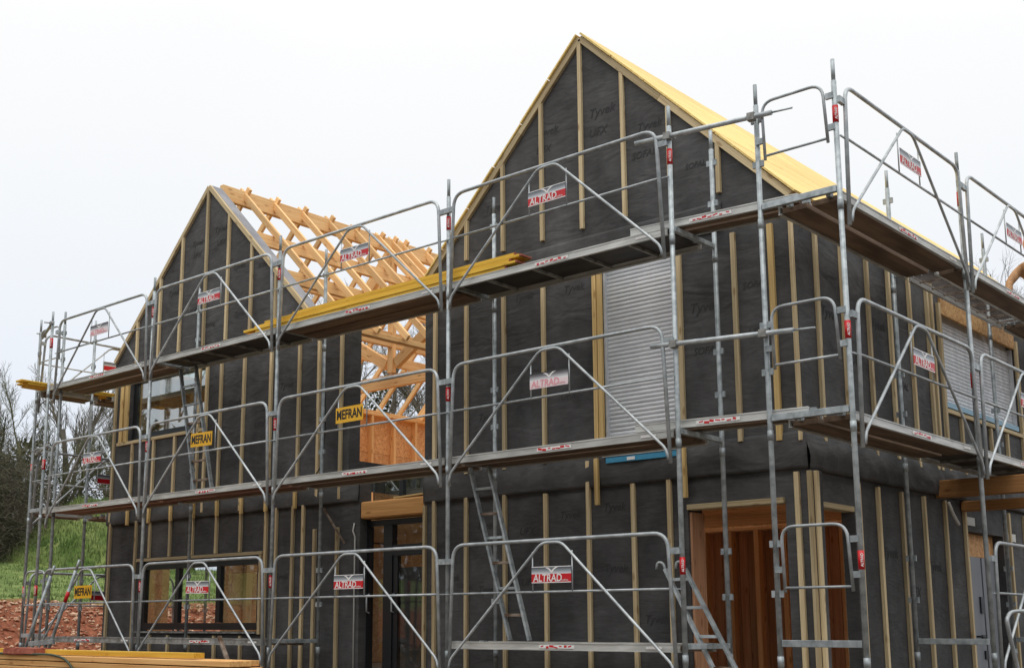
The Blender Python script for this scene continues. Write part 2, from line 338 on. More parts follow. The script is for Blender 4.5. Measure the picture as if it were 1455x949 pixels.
def thing(name, label, category, loc=(0, 0, 0), rz=0.0, group=None, W=None):
    o = bpy.data.objects.new(name, None); COL.objects.link(o); o.empty_display_size = 0.1
    W = W if W is not None else Matrix.Translation(Vector(loc)) @ Matrix.Rotation(rz, 4, 'Z')
    o.matrix_local = W; WORLD[o.name] = W.copy()
    o["label"] = label; o["category"] = category
    if group: o["group"] = group
    return o

def tag(o, label, category, group=None, kind=None):
    o["label"] = label; o["category"] = category
    if group: o["group"] = group
    if kind: o["kind"] = kind
    return o

def to_mesh(bm, name, smooth=False):
    me = bpy.data.meshes.new(name); bm.normal_update(); bm.to_mesh(me); bm.free()
    if smooth: me.shade_smooth()
    return me

def bm_box(bm, lo, hi):
    x0, y0, z0 = lo; x1, y1, z1 = hi
    v = [bm.verts.new(c) for c in ((x0, y0, z0), (x1, y0, z0), (x1, y1, z0), (x0, y1, z0), (x0, y0, z1), (x1, y0, z1), (x1, y1, z1), (x0, y1, z1))]
    for f in ((0, 3, 2, 1), (4, 5, 6, 7), (0, 1, 5, 4), (1, 2, 6, 5), (2, 3, 7, 6), (3, 0, 4, 7)): bm.faces.new([v[i] for i in f])

MESH = {}
def beam_mesh(L, w, h, mat):
    k = ('beam', round(L, 3), round(w, 3), round(h, 3), mat.name)
    if k not in MESH:
        bm = bmesh.new(); bm_box(bm, (0, -w / 2, -h / 2), (L, w / 2, h / 2))
        bmesh.ops.bevel(bm, geom=bm.edges[:], offset=min(w, h) * 0.07, segments=1, affect='EDGES')
        me = to_mesh(bm, "beam"); me.materials.append(mat); MESH[k] = me
    return MESH[k]

def frame_x(A, B, upv=(0, 0, 1)):
    A = Vector(A); B = Vector(B); x = (B - A).normalized(); u = Vector(upv)
    if abs(x.dot(u)) > 0.98: u = Vector((0, 1, 0)) if abs(x.y) < 0.9 else Vector((1, 0, 0))
    y = u.cross(x).normalized(); z = x.cross(y)
    return Matrix(((x.x, y.x, z.x, A.x), (x.y, y.y, z.y, A.y), (x.z, y.z, z.z, A.z), (0, 0, 0, 1)))

def beam(name, mat, parent, A, B, w, h, upv=(0, 0, 1), **props):
    """square-edged timber or bar from A to B, grain along it; w across, h along upv"""
    L = (Vector(B) - Vector(A)).length
    return link(name, beam_mesh(L, w, h, mat), None, parent, frame_x(A, B, upv), **props)

def box(name, mat, parent, lo, hi, **props):
    c = Vector(((lo[0] + hi[0]) / 2, (lo[1] + hi[1]) / 2, (lo[2] + hi[2]) / 2))
    s = [round((hi[i] - lo[i]) / 2, 4) for i in range(3)]
    k = ('box', *s, mat.name)
    if k not in MESH:
        bm = bmesh.new(); bm_box(bm, (-s[0], -s[1], -s[2]), s); MESH[k] = to_mesh(bm, name); MESH[k].materials.append(mat)
    return link(name, MESH[k], None, parent, Matrix.Translation(c), **props)

def fillet(pts, rad, n=5):
    """round the corners of a polyline"""
    P = [Vector(p) for p in pts]; out = [P[0]]
    for i in range(1, len(P) - 1):
        a, b, c = P[i - 1], P[i], P[i + 1]
        u = (a - b); v = (c - b); r = min(rad, u.length * 0.45, v.length * 0.45)
        p0 = b + u.normalized() * r; p2 = b + v.normalized() * r
        for k in range(n + 1):
            t = k / n; out.append(p0 * (1 - t) ** 2 + b * 2 * t * (1 - t) + p2 * t * t)
    out.append(P[-1]); return out

def bm_tube(bm, pts, r, seg=8, cap=True, r2=None):
    P = [Vector(p) for p in pts]; rings = []; n = len(P); prev = None
    for i, p in enumerate(P):
        t = (P[min(i + 1, n - 1)] - P[max(i - 1, 0)])
        if t.length < 1e-9: t = Vector((0, 0, 1))
        t.normalize()
        if prev is None:
            a = Vector((0, 0, 1)) if abs(t.z) < 0.9 else Vector((1, 0, 0))
            x = t.cross(a).normalized()
        else:
            x = (prev - t * prev.dot(t)); x = x.normalized() if x.length > 1e-6 else t.orthogonal().normalized()
        prev = x; y = t.cross(x)
        rr = r if r2 is None else r + (r2 - r) * i / max(1, n - 1)
        rings.append([bm.verts.new(p + (x * math.cos(2 * math.pi * k / seg) + y * math.sin(2 * math.pi * k / seg)) * rr) for k in range(seg)])
    for a, b in zip(rings, rings[1:]):
        for k in range(seg): bm.faces.new((a[k], a[(k + 1) % seg], b[(k + 1) % seg], b[k]))
    if cap and seg > 2:
        bm.faces.new(rings[0][::-1]); bm.faces.new(rings[-1])

def tube(name, mat, parent, pts, r, seg=10, W=None, **props):
    """pts in the frame W (world by default)"""
    bm = bmesh.new(); bm_tube(bm, pts, r, seg)
    return link(name, smooth_sides(to_mesh(bm, name)), mat, parent, W if W is not None else Matrix(), **props)

def smooth_sides(me):
    for p in me.polygons: p.use_smooth = len(p.vertices) == 4
    return me

def rod(name, mat, parent, A, B, r, seg=10, **props):
    """straight round bar; mesh shared between bars of one length"""
    L = (Vector(B) - Vector(A)).length
    k = ('rod', round(L, 3), round(r, 4), seg, mat.name)
    if k not in MESH:
        bm = bmesh.new(); bm_tube(bm, [(0, 0, 0), (L, 0, 0)], r, seg); MESH[k] = smooth_sides(to_mesh(bm, name)); MESH[k].materials.append(mat)
    return link(name, MESH[k], None, parent, frame_x(A, B), **props)

def text_mesh(txt, size, mat, shear=0.0, sx=1.0, bold=0.0):
    k = ('text', txt, size, mat.name, shear, sx, bold)
    if k not in MESH:
        cu = bpy.data.curves.new("lettering", 'FONT'); cu.body = txt; cu.size = size; cu.shear = shear; cu.align_x = 'CENTER'; cu.align_y = 'CENTER'
        cu.extrude = 0.0006; cu.offset = bold; cu.resolution_u = 3
        ob = bpy.data.objects.new("lettering", cu); COL.objects.link(ob)
        dg = bpy.context.evaluated_depsgraph_get()
        me = bpy.data.meshes.new_from_object(ob.evaluated_get(dg))
        bpy.data.objects.remove(ob); bpy.data.curves.remove(cu)
        if sx != 1.0:
            for v in me.vertices: v.co.x *= sx
        me.materials.clear(); me.materials.append(mat); MESH[k] = me
    return MESH[k]

UPRIGHT = Matrix.Rotation(R(90), 4, 'X')       # text plane -> vertical, facing -Y

def grid_wall(name, mat, parent, axis, at, thick, us, zs, holes, extra=None, sub=None):
    """wall with openings as one closed shell. axis 'y': face at Y=at looking -Y, u = X. axis 'x': face at X=at, u = Y. thick runs away from the face (signed)."""
    bm = bmesh.new(); cells = set()
    for i in range(len(us) - 1):
        for j in range(len(zs) - 1):
            uc, zc = (us[i] + us[i + 1]) / 2, (zs[j] + zs[j + 1]) / 2
            if not any(h[0] < uc < h[1] and h[2] < zc < h[3] for h in holes): cells.add((i, j))
    V = {}
    def vert(u, z, d):
        k = (u, z, d)
        if k not in V:
            q = at + (thick if d else 0)
            V[k] = bm.verts.new((u, q, z) if axis == 'y' else (q, u, z))
        return V[k]
    for (i, j) in cells:
        a, b, c, d = (us[i], zs[j]), (us[i + 1], zs[j]), (us[i + 1], zs[j + 1]), (us[i], zs[j + 1])
        bm.faces.new([vert(*q, 0) for q in (a, b, c, d)]); bm.faces.new([vert(*q, 1) for q in (d, c, b, a)])
        for (n, e) in (((i, j - 1), (a, b)), ((i + 1, j), (b, c)), ((i, j + 1), (c, d)), ((i - 1, j), (d, a))):
            if n not in cells: bm.faces.new((vert(*e[0], 0), vert(*e[0], 1), vert(*e[1], 1), vert(*e[1], 0)))
    if extra:                                   # a gable polygon (u, z) standing on the top edge
        f = [bm.verts.new((u, at, z) if axis == 'y' else (at, u, z)) for u, z in extra]
        g = [bm.verts.new((u, at + thick, z) if axis == 'y' else (at + thick, u, z)) for u, z in extra]
        bm.faces.new(f); bm.faces.new(g[::-1])
        for k in range(len(f)):
            k2 = (k + 1) % len(f); bm.faces.new((f[k], g[k], g[k2], f[k2]))
    bmesh.ops.recalc_face_normals(bm, faces=bm.faces[:])
    return link(name, to_mesh(bm, name), mat, parent)

def flap(name, mat, parent, axis, at, out, u0, u1, z0, z1, seed=0, amp=0.03):
    """loose membrane strip hung over the wall face: wavy sheet with real thickness"""
    nu, nz_ = max(8, int((u1 - u0) / 0.08)), 10
    bm = bmesh.new(); g = []
    for i in range(nu + 1):
        row = []
        for j in range(nz_ + 1):
            u = u0 + (u1 - u0) * i / nu; t = j / nz_; z = z0 + (z1 - z0) * t
            w = noise.noise(Vector((u * 2.3 + seed, z * 3.5, seed))) * 0.6 + noise.noise(Vector((u * 6 + z * 4, z * 2, seed + 5))) * 0.4
            d = 0.009 + amp * (1 - t) ** 0.7 * (0.75 + w) + amp * 0.9 * math.sin(math.pi * t) * (0.5 + w)
            z += 0.012 * noise.noise(Vector((u * 1.7, 0, seed + 9))) * (1 - t)
            row.append(bm.verts.new((u, at + out * max(d, 0.006), z) if axis == 'y' else (at + out * max(d, 0.006), u, z)))
        g.append(row)
    for i in range(nu):
        for j in range(nz_): bm.faces.new((g[i][j], g[i + 1][j], g[i + 1][j + 1], g[i][j + 1]))
    bmesh.ops.recalc_face_normals(bm, faces=bm.faces[:])
    me = to_mesh(bm, name, True); o = link(name, me, mat, parent)
    s = o.modifiers.new("thickness", 'SOLIDIFY'); s.thickness = 0.004; s.offset = 0
    return o

# ================================================================== SETTING: ground, mound
GZ = -0.6
def sstep(a, b, x):
    t = min(1, max(0, (x - a) / (b - a))); return t * t * (3 - 2 * t)
def ground_h(x, y):
    h = GZ - 0.9 * sstep(-3.5, -8.5, y) * sstep(-14, -9, x)
    b = sstep(-14.6, -17.4, x)
    h += b * 1.28 + 1.35 * sstep(-17.5, -30, x) + 0.9 * sstep(-30, -80, x)
    if b > 0: h += 0.10 * b * noise.noise(Vector((x * 0.9, y * 0.9, 0)))
    h += 0.04 * noise.noise(Vector((x * 0.5, y * 0.5, 3)))
    return h

def axis_steps(lo, hi, fine_lo, fine_hi, step, big):
    a = [lo]
    while a[-1] < hi:
        x = a[-1]; d = max(fine_lo - x, x - fine_hi, 0)
        a.append(min(hi, x + (step if d <= 0 else min(big, step + d * 0.35))))
        if x < fine_lo < a[-1]: a[-1] = fine_lo
    return a
gx = axis_steps(-900, 900, -34, 8, 0.4, 120); gy = axis_steps(-900, 900, -10, 18, 0.4, 120)
bm = bmesh.new(); vv = [[bm.verts.new((x, y, ground_h(x, y))) for y in gy] for x in gx]
for i in range(len(gx) - 1):
    for j in range(len(gy) - 1): bm.faces.new((vv[i][j], vv[i + 1][j], vv[i + 1][j + 1], vv[i][j + 1]))
o = link("ground", to_mesh(bm, "ground", True), M['ground']); o["kind"] = 'structure'

MC = Vector((-29.0, 11.35))                       # grassed spoil mound
def mound_h(x, y):
    d = Vector((x, y)) - MC
    a = Vector((-0.5, -0.86)); u = d.dot(a); v = d.dot(Vector((0.86, -0.5)))
    r = math.sqrt((u / 3.2) ** 2 + (v / 3.3) ** 2)
    t = max(0, 1 - r); h = 2.15 * min(1, t * 1.25) ** 0.92 - 0.12 * max(0, t - .7)
    return ground_h(x, y) + h + 0.16 * t * noise.noise(Vector((x * 1.1, y * 1.1, 2))) + 0.06 * noise.noise(Vector((x * 3, y * 3, 4))) * min(1, t * 6) - 0.05
bm = bmesh.new(); N = 72; vv = []
for i in range(N + 1):
    vv.append([bm.verts.new((MC.x - 4.5 + 9 * i / N, MC.y - 4.5 + 9 * j / N, mound_h(MC.x - 4.5 + 9 * i / N, MC.y - 4.5 + 9 * j / N))) for j in range(N + 1)])
for i in range(N):
    for j in range(N): bm.faces.new((vv[i][j], vv[i + 1][j], vv[i + 1][j + 1], vv[i][j + 1]))
o = link("grass_mound", to_mesh(bm, "grass_mound", True), M['mound']); o["kind"] = 'structure'

def mesh_np(name, verts, faces, mat, smooth=False):
    me = bpy.data.meshes.new(name); me.from_pydata(verts, [], faces); me.update()
    if smooth: me.shade_smooth()
    me.materials.append(mat); return me

# grass blades
V, F = [], []
rg = random.Random(3)
def blade(x, y, z, h, w):
    a = rg.uniform(0, 6.283); lean = rg.uniform(0.1, 0.6) * h; b = rg.uniform(0, 6.283)
    dx, dy = math.cos(a) * w, math.sin(a) * w; n = len(V)
    V.extend(((x - dx, y - dy, z - 0.03), (x + dx, y + dy, z - 0.03), (x + math.cos(b) * lean, y + math.sin(b) * lean, z + h))); F.append((n, n + 1, n + 2))
for _ in range(22000):
    x = rg.uniform(MC.x - 4, MC.x + 4); y = rg.uniform(MC.y - 4, MC.y + 4)
    z = mound_h(x, y)
    if z < ground_h(x, y) + 0.02: continue
    k = 0.5 + 0.5 * noise.noise(Vector((x * 0.8, y * 0.8, 8)))
    blade(x, y, z, rg.uniform(0.06, 0.2) * (0.6 + 1.1 * k), rg.uniform(0.012, 0.03))
for _ in range(26000):
    x = rg.uniform(-34, -16.8); y = rg.uniform(-4, 16)
    if x > -17.4 and rg.random() < 0.5: continue
    z = max(ground_h(x, y), mound_h(x, y)); k = 0.5 + 0.5 * noise.noise(Vector((x * 0.7, y * 0.7, 1)))
    blade(x, y, z, rg.uniform(0.03, 0.1) * (0.6 + k), rg.uniform(0.012, 0.03))
o = link("grass", mesh_np("grass", V, F, M['blade']), None); o["kind"] = 'stuff'

# stones and clods in the red bank
V, F = [], []
ico = bmesh.new(); bmesh.ops.create_icosphere(ico, subdivisions=1, radius=1); ICOV = [v.co.copy() for v in ico.verts]; ICOF = [[v.index for v in f.verts] for f in ico.faces]; ico.free()
for _ in range(13000):
    x = rg.uniform(-17.0, -11.9); y = rg.uniform(-3.0, 12.5)
    if x > -13.0 and y > 0.3: continue
    r = min(0.075, 0.009 + rg.expovariate(62)); n = len(V); z = ground_h(x, y) + r * 0.15; s = (rg.uniform(.7, 1.3), rg.uniform(.7, 1.3), rg.uniform(.45, .8)); a = rg.uniform(0, 6.28)
    for c in ICOV:
        q = c * (1 + 0.22 * rg.uniform(-1, 1)); px, py = q.x * s[0] * r, q.y * s[1] * r
        V.append((x + px * math.cos(a) - py * math.sin(a), y + px * math.sin(a) + py * math.cos(a), z + q.z * s[2] * r))
    F.extend([[n + i for i in f] for f in ICOF])
o = link("rubble_stones", mesh_np("rubble_stones", V, F, M['stone']), None); o["kind"] = 'stuff'
V, F = [], []
for _ in range(1500):
    x = rg.uniform(-16.9, -12.2); y = rg.uniform(-3.0, 12.5)
    if x > -13.0 and y > 0.3: continue
    r = min(0.12, 0.02 + rg.expovariate(34)); n = len(V); z = ground_h(x, y); s = rg.uniform(.4, .8)
    for c in ICOV:
        q = c * (1 + 0.3 * rg.uniform(-1, 1)); V.append((x + q.x * r, y + q.y * r, z + q.z * r * s))
    F.extend([[n + i for i in f] for f in ICOF])
o = link("soil_clods", mesh_np("soil_clods", V, F, M['ground']), None); o["kind"] = 'stuff'

# ================================================================== HOUSES
FY = 1.06                    # membrane face of both fronts
BY = 1.02                    # outer face of their battens
def vbatten(parent, x, z0, z1, w=0.05, mat='batten', y0=BY, y1=FY, name="batten"):
    """vertical batten on the front, slightly out of true"""
    j = random.uniform(-0.006, 0.006); k = random.uniform(-0.006, 0.006)
    return beam(name, M[mat], parent, (x + j, (y0 + y1) / 2, z0), (x + k, (y0 + y1) / 2, z1), w, y1 - y0, (0, 1, 0))
def sbatten(parent, y, z0, z1, w=0.05, mat='batten', X=0.75, t=0.04):
    j = random.uniform(-0.006, 0.006)
    return beam("batten", M[mat], parent, (X + t / 2, y + j, z0), (X + t / 2, y - j, z1), t, w, (0, 1, 0))

def print_front(parent, txt, x, z, size, tilt=0.0, sx=1.0):
    size *= 0.8
    link("print", text_mesh(txt, size, M['membrane_print'], 0.25, sx, 0.001), None, parent,
         Matrix.Translation((x, FY - 0.003, z)) @ Matrix.Rotation(tilt, 4, 'Y') @ UPRIGHT)
def print_side(parent, txt, y, z, size):
    link("print", text_mesh(txt, size, M['membrane_print'], 0.25, 1.0, 0.002), None, parent,
         Matrix.Translation((0.753, y, z)) @ Matrix.Rotation(R(90), 4, 'Z') @ UPRIGHT)

# ---------------------------------------------------------------- house with the boarded yellow roof
HR = thing("timber_house", "dark membrane-clad house with tall gable and yellow boarded roof", "house", (-1.8, FY, GZ))
XL, XR, AX, AZ, EV = -4.36, 0.75, -1.83, 6.98, 4.40
us = [XL, -1.62, -0.64, -0.58, 0.52, XR]; zs = [GZ, 1.36, 1.98, 4.16, EV]
grid_wall("front_wall", M['membrane'], HR, 'y', FY, 0.28, us, zs, [(-1.62, -0.64, 1.98, 4.16), (-0.58, 0.52, GZ, 1.36)],
          extra=[(XL, EV), (XR, EV), (XR, AZ - (XR - AX)), (AX, AZ), (XL, AZ - (AX - XL))])
YB = 13.6
grid_wall("side_wall", M['membrane'], HR, 'x', XR, -0.14, [FY + 0.28, 2.08, 4.76, 5.12, 6.40, 7.38, YB], [GZ, 1.27, 1.33, 2.72, 4.13, 4.38],
          [(FY + .28, 2.08, GZ, 1.33), (4.76, 7.38, 2.72, 4.13), (5.12, 6.40, GZ, 1.27)])
grid_wall("far_side_wall", M['membrane'], HR, 'x', XL, 0.26, [FY + 0.28, 1.8, 4.2, 5.2, 12.0, YB], [GZ, 1.5, 4.40], [(1.8, 4.2, GZ, 1.5), (5.2, 12.0, GZ, 1.5)])  # openings on this unseen side are added to light the room inside
grid_wall("back_wall", M['membrane'], HR, 'y', YB, 0.28, [XL, -3.9, 0.3, XR], [GZ, 1.5, EV], [(-3.9, 0.3, GZ, 1.5)], extra=[(XL, EV), (XR, EV), (XR, AZ - (XR - AX)), (AX, AZ), (XL, AZ - (AX - XL))])  # rear opening, out of view, added to let daylight in
flap("membrane_flap", M['membrane'], HR, 'y', FY, -1, XL + .01, XR + .035, 1.63, 2.0, 1.0)
flap("membrane_flap", M['membrane'], HR, 'x', XR, 1, FY - .02, YB - .5, 1.62, 2.0, 7.0, 0.045)
flap("membrane_flap", M['membrane'], HR, 'y', FY, -1, XL + .3, -0.05, 4.20, 4.52, 12.0, 0.012)
# vertical battens: gable, first floor, ground floor
for x in (-3.635, -3.04, -2.43, -1.84, -1.255, -0.065):
    vbatten(HR, x, 4.62 + random.uniform(-.02, .02), AZ - abs(x - AX) - 0.045)
vbatten(HR, -0.655, 4.95, AZ - abs(-0.655 - AX) - 0.045)
for x in (-4.17, -3.635, -3.035, -2.43, 0.08): vbatten(HR, x, 1.95 + random.uniform(-.03, .03), 4.14)
vbatten(HR, -4.335, -0.58, 1.6, 0.045)
for x in (-1.69, -1.625): vbatten(HR, x, 2.0, 4.14, 0.055, 'batten_new')
vbatten(HR, -0.585, 1.95, 4.14, 0.055)
vbatten(HR, 0.50, 1.92, 4.14, 0.06, 'batten_new'); vbatten(HR, 0.725, 1.90, 4.16, 0.04)
for x in (-4.17, -3.64, -3.035, -2.43, -1.235, -0.785): vbatten(HR, x, -0.58, 1.63 + random.uniform(-.02, .02))
vbatten(HR, -1.83, -0.58, 1.93); vbatten(HR, -1.68, 1.43, 1.94, 0.05, 'batten_new', 0.975, 1.015); vbatten(HR, -0.565, 1.43, 1.95, 0.05, 'batten_new', 0.975, 1.015)
vbatten(HR, -0.655, -0.58, 1.3, 0.04)
vbatten(HR, 0.655, -0.58, 1.6, 0.05); vbatten(HR, 0.795, -0.58, 1.6, 0.045)
box("corner_packing", M['membrane'], HR, (0.753, FY, GZ), (0.815, 1.26, 1.615))
for y in (1.46, 2.05, 2.67, 3.235, 3.81): sbatten(HR, y, 1.93 + random.uniform(-.04, .02), 4.2)
for y in (4.34, 4.47): sbatten(HR, y, 1.93, 4.2)
for y in (4.70, 7.44): sbatten(HR, y, 1.95, 4.0, 0.07)
for y in (5.2, 5.7, 6.2, 6.8): sbatten(HR, y, 1.95, 2.64)
for y in (8.0, 8.6, 9.2, 9.8, 10.4, 11.0): sbatten(HR, y, 1.95, 4.2)
sbatten(HR, 1.09, -0.58, 1.6, 0.045, X=0.817)
for y in (2.15, 2.63, 3.235, 3.85, 4.46, 5.07, 6.6, 7.2, 7.8): sbatten(HR, y, -0.58, 1.58 if y > 2 else 1.6)
beam("batten", M['batten'], HR, (0.77, 4.72, 2.68), (0.77, 7.42, 2.68), 0.04, 0.05)
# rake battens and roof boards
for s, xe in ((-1, XL), (1, XR)):
    n = Vector((s, 0, 1)).normalized()
    A = Vector((AX, BY + .02, AZ)) + n * -0.012; B = Vector((xe, BY + .02, AZ - abs(xe - AX))) + n * -0.012
    seam = A.lerp(B, 0.42 if s > 0 else 0.37)
    beam("rake_batten", M['batten'], HR, A + Vector((s * .012, 0, -.012)), seam, 0.045, 0.075, n)
    beam("rake_batten", M['batten'], HR, seam, B, 0.045, 0.075, n)
    d = Vector((s, 0, -1)).normalized()
    base = Vector((AX, 0, AZ + 0.035))
    wc = 0.615
    for c in range(6):
        y = BY - 0.015 - random.uniform(0, 0.02); first = True
        while y < YB + 0.3:
            Lp = 2.42 if not first else (1.5 if c % 2 else 2.42)
            y2 = min(y + Lp, YB + 0.35)
            if s < 0 and not first: break                  # boards left off the unseen far slope to let light into the room
            a = base + d * (wc * c + wc / 2 + 0.02) + n * random.uniform(0.016, 0.021)
            beam("roof_board", M['roofboard'], HR, (a.x, y + .002, a.z), (a.x, y2 - .002, a.z), wc - 0.009, 0.022, n)
            y = y2; first = False
    for y in np.arange(FY + .6, YB, 0.6):
        beam("rafter", M['fresh'], HR, Vector((AX, y, AZ)) - n * .08, Vector((xe - s * .3, y, AZ - abs(xe - s * .3 - AX))) - n * .08, .06, .16, n)
    for q, o_ in enumerate((0.10, 0.0)):            # doubled eave boards along the edge
        a = base + d * (wc * 6 - 0.05 - 0.16 * q) + n * (0.045 + 0.026 * q)
        for y in np.arange(2.4 + q * .7, YB, 2.4): beam("eave_board", M['batten_new'], HR, (a.x, y, a.z), (a.x, min(y + 2.38, YB + .3), a.z), 0.14, 0.024, n)
beam("wall_plate", M['fresh'], HR, (0.665, FY + .01, 4.435), (0.665, YB, 4.435), .15, .07)
# shutter on the front
SH = link("shutter", bpy.data.meshes.new("shutter"), None, HR)
bm = bmesh.new(); bm_box(bm, (-1.6, 1.135, 1.98), (-0.66, 1.15, 4.16)); me = to_mesh(bm, "shutter"); me.materials.append(M['shutter']); SH.data = me
def slat_mesh(L, axis):
    bm = bmesh.new(); prof = [(0, -0.0235), (-0.011, -0.016), (-0.014, 0), (-0.011, 0.016), (-0.002, 0.0225)]
    rows = [[bm.verts.new((u, d, z) if axis == 'y' else (-d, u, z)) for d, z in prof] for u in (0, L)]
    for k in range(len(prof) - 1): bm.faces.new((rows[0][k], rows[1][k], rows[1][k + 1], rows[0][k + 1]))
    bmesh.ops.recalc_face_normals(bm, faces=bm.faces[:])
    me = to_mesh(bm, "slat"); me.materials.append(M['shutter']); return me
sm = slat_mesh(0.90, 'y'); z = 2.21
while z < 4.15:
    link("slat", sm, None, SH, Matrix.Translation((-1.58, 1.134, z))); z += 0.047
for x in (-1.6, -0.68): box("guide_rail", M['shutter'], SH, (x, 1.075, 1.98), (x + 0.022, 1.134, 4.155))
box("bottom_bar", M['shutter'], SH, (-1.575, 1.10, 2.15), (-0.685, 1.134, 2.186))
W1 = box("sill", M['alu'], HR, (-1.60, 0.995, 1.945), (-0.66, 1.13, 1.965))
box("sealing_film", M['blue'], HR, (-1.56, 1.006, 1.878), (-0.66, 1.05, 1.938))
box("film_label", M['white'], HR, (-1.28, 1.001, 1.888), (-1.18, 1.005, 1.922))
# side window: shutter, header of chipboard, pale film under it
box("osb_header", M['osb'], HR, (0.735, 4.765, 3.88), (0.775, 6.48, 4.125)); box("osb_header", M['osb'], HR, (0.735, 6.53, 3.88), (0.775, 7.375, 4.125))
S2 = box("shutter", M['shutter'], HR, (0.655, 4.78, 2.74), (0.67, 7.36, 4.0))
sm = slat_mesh(2.54, 'x'); z = 2.84
while z < 3.86:
    link("slat", sm, None, S2, Matrix.Translation((0.672, 4.80, z))); z += 0.047
for y in (4.765, 7.345): box("guide_rail", M['shutter'], S2, (0.672, y, 2.74), (0.735, y + 0.03, 3.876))
box("sealing_film", M['bluep'], HR, (0.69, 4.80, 2.735), (0.762, 7.34, 2.80))
# side door (grey) with lock furniture, fixed on the wall line
DG = box("door", M['door'], HR, (0.60, 5.125, GZ), (0.64, 6.395, 0.98))
box("transom_panel", M['osb_in'], HR, (0.58, 5.125, 0.99), (0.62, 6.395, 1.265))
box("door_seam", M['frame'], DG, (0.641, 5.86, GZ), (0.647, 5.885, 0.98))
for (y, z, h) in ((5.72, 0.30, .2), (5.70, -0.02, .06), (5.76, -0.25, .1)): box("lock_plate", M['frame'], DG, (0.641, y, z), (0.66, y + 0.1, z + h))
tube("handle", M['frame'], DG, [(0.64, 5.55, .02), (0.70, 5.55, .02), (0.70, 5.66, .02)], 0.012, 8)
for (y, z) in ((5.12, 1.34), (6.55, 1.22)): box("membrane_patch", M['tape'], HR, (0.755, y, z), (0.762, y + 0.3, z + 0.1))
tube("loose_tape", M['tape'], HR, [(0.80, 4.50, 1.56), (0.83, 4.55, 1.42), (0.86, 4.62, 1.30)], 0.02, 6)
# canopy beams sticking out of the side wall
beam("canopy_beam", M['beam_dark'], HR, (0.76, 4.28, 1.69), (4.2, 4.36, 1.69), 0.12, 0.20)
beam("canopy_beam", M['beam_dark'], HR, (0.76, 5.05, 1.55), (4.2, 5.05, 1.55), 0.12, 0.12)
# openings: lintels and the room behind
beam("lintel", M['batten'], HR, (-0.57, 1.09, 1.335), (0.515, 1.09, 1.335), 0.14, 0.055)
beam("lintel", M['batten'], HR, (0.69, 1.30, 1.305), (0.69, 2.07, 1.305), 0.14, 0.055)
beam("lining_board", M['lining'], HR, (-0.565, 1.21, -0.58), (-0.565, 1.21, 1.29), 0.24, 0.03, (1, 0, 0))
box("floor_slab", M['slab'], HR, (XL + .27, FY + .285, GZ - .05), (XR - .145, 13.5, GZ + 0.05))
box("room_wall", M['osb_in'], HR, (XL + .28, 5.0, GZ + .06), (XR - .15, 5.03, 1.64))
for x in np.arange(-3.98, 0.58, 0.13): beam("wall_board", M['lining'], HR, (x, 4.988, GZ + .06), (x, 4.988, 1.40), 0.122, 0.018, (0, 1, 0))
for x in np.arange(-3.9, 0.4, 0.4): beam("stud", M['stud'], HR, (x, 4.92, GZ + .06), (x, 4.92, 1.40), 0.07, 0.12, (0, 1, 0))
for y in np.arange(1.7, 3.3, 0.4): beam("stud", M['stud'], HR, (-3.2, y, GZ + .06), (-3.2, y, 1.40), 0.12, 0.07, (0, 1, 0))
beam("wall_plate", M['stud'], HR, (-4.0, 4.92, 1.43), (0.58, 4.92, 1.43), 0.12, 0.05)
for k, y in enumerate(np.arange(1.5, 4.85, 0.2)): beam("joist", M['stud'], HR, (-4.05, y, 1.55), (0.58, y, 1.55), 0.05, 0.18)
box("bounce_lining", M['osb_in'], HR, (-4.08, 1.362, GZ + .06), (-0.62, 1.38, 1.64)); box("bounce_lining", M['osb_in'], HR, (-4.075, 4.21, GZ + .06), (-4.055, 4.98, 1.64)); box("bounce_lining", M['osb_in'], HR, (0.585, 2.12, GZ + .06), (0.605, 4.98, 1.64))  # linings added to bounce light around the room
# printing on the membrane
for (t, x, z, s) in (("Tyvek", -2.36, 5.95, .17), ("UFX", -2.42, 5.74, .15), ("Tyvek", -1.56, 5.98, .19), ("UFX", -1.62, 5.74, .17), ("Tyvek", -0.92, 5.62, .17), ("SOFAL", -1.0, 5.30, .14),
                     ("Tyvek", -3.2, 5.2, .15), ("SOFAL", -0.35, 5.0, .11), ("Tyvek", -2.72, 4.36, .15), ("UFX", -2.05, 4.36, .15),
                     ("Tyvek", -2.74, 3.98, .15), ("Tyvek", -2.0, 3.95, .15), ("Tyvek", -0.3, 3.42, .19), ("SOFAL", -0.3, 2.95, .13), ("UFX", 0.3, 3.05, .15), ("SOFAL", 0.29, 3.55, .12),
                     ("Tyvek", -3.32, 2.6, .15), ("UFX", -2.1, 2.7, .15), ("Tyvek", -3.35, 1.3, .15), ("UFX", -2.72, 1.2, .15), ("Tyvek", -2.1, 1.35, .15),
                     ("Tyvek", -1.5, 0.74, .16), ("UFX", -2.7, 0.62, .15), ("Tyvek", -3.33, 0.55, .15), ("Tyvek", -1.0, 0.2, .15), ("Tyvek", -1.5, 1.4, .15), ("Tyvek", -3.9, .7, .13)):
    print_front(HR, t, x, z, s)
for (t, y, z, s) in (("Tyvek", 1.75, 3.3, .16), ("UFX", 2.35, 2.9, .15), ("Tyvek", 2.95, 3.4, .15), ("SOFAL", 3.5, 2.8, .12), ("Tyvek", 2.9, .9, .15), ("UFX", 3.5, .5, .15), ("Tyvek", 4.1, .8, .15)):
    print_side(HR, t, y, z, s)

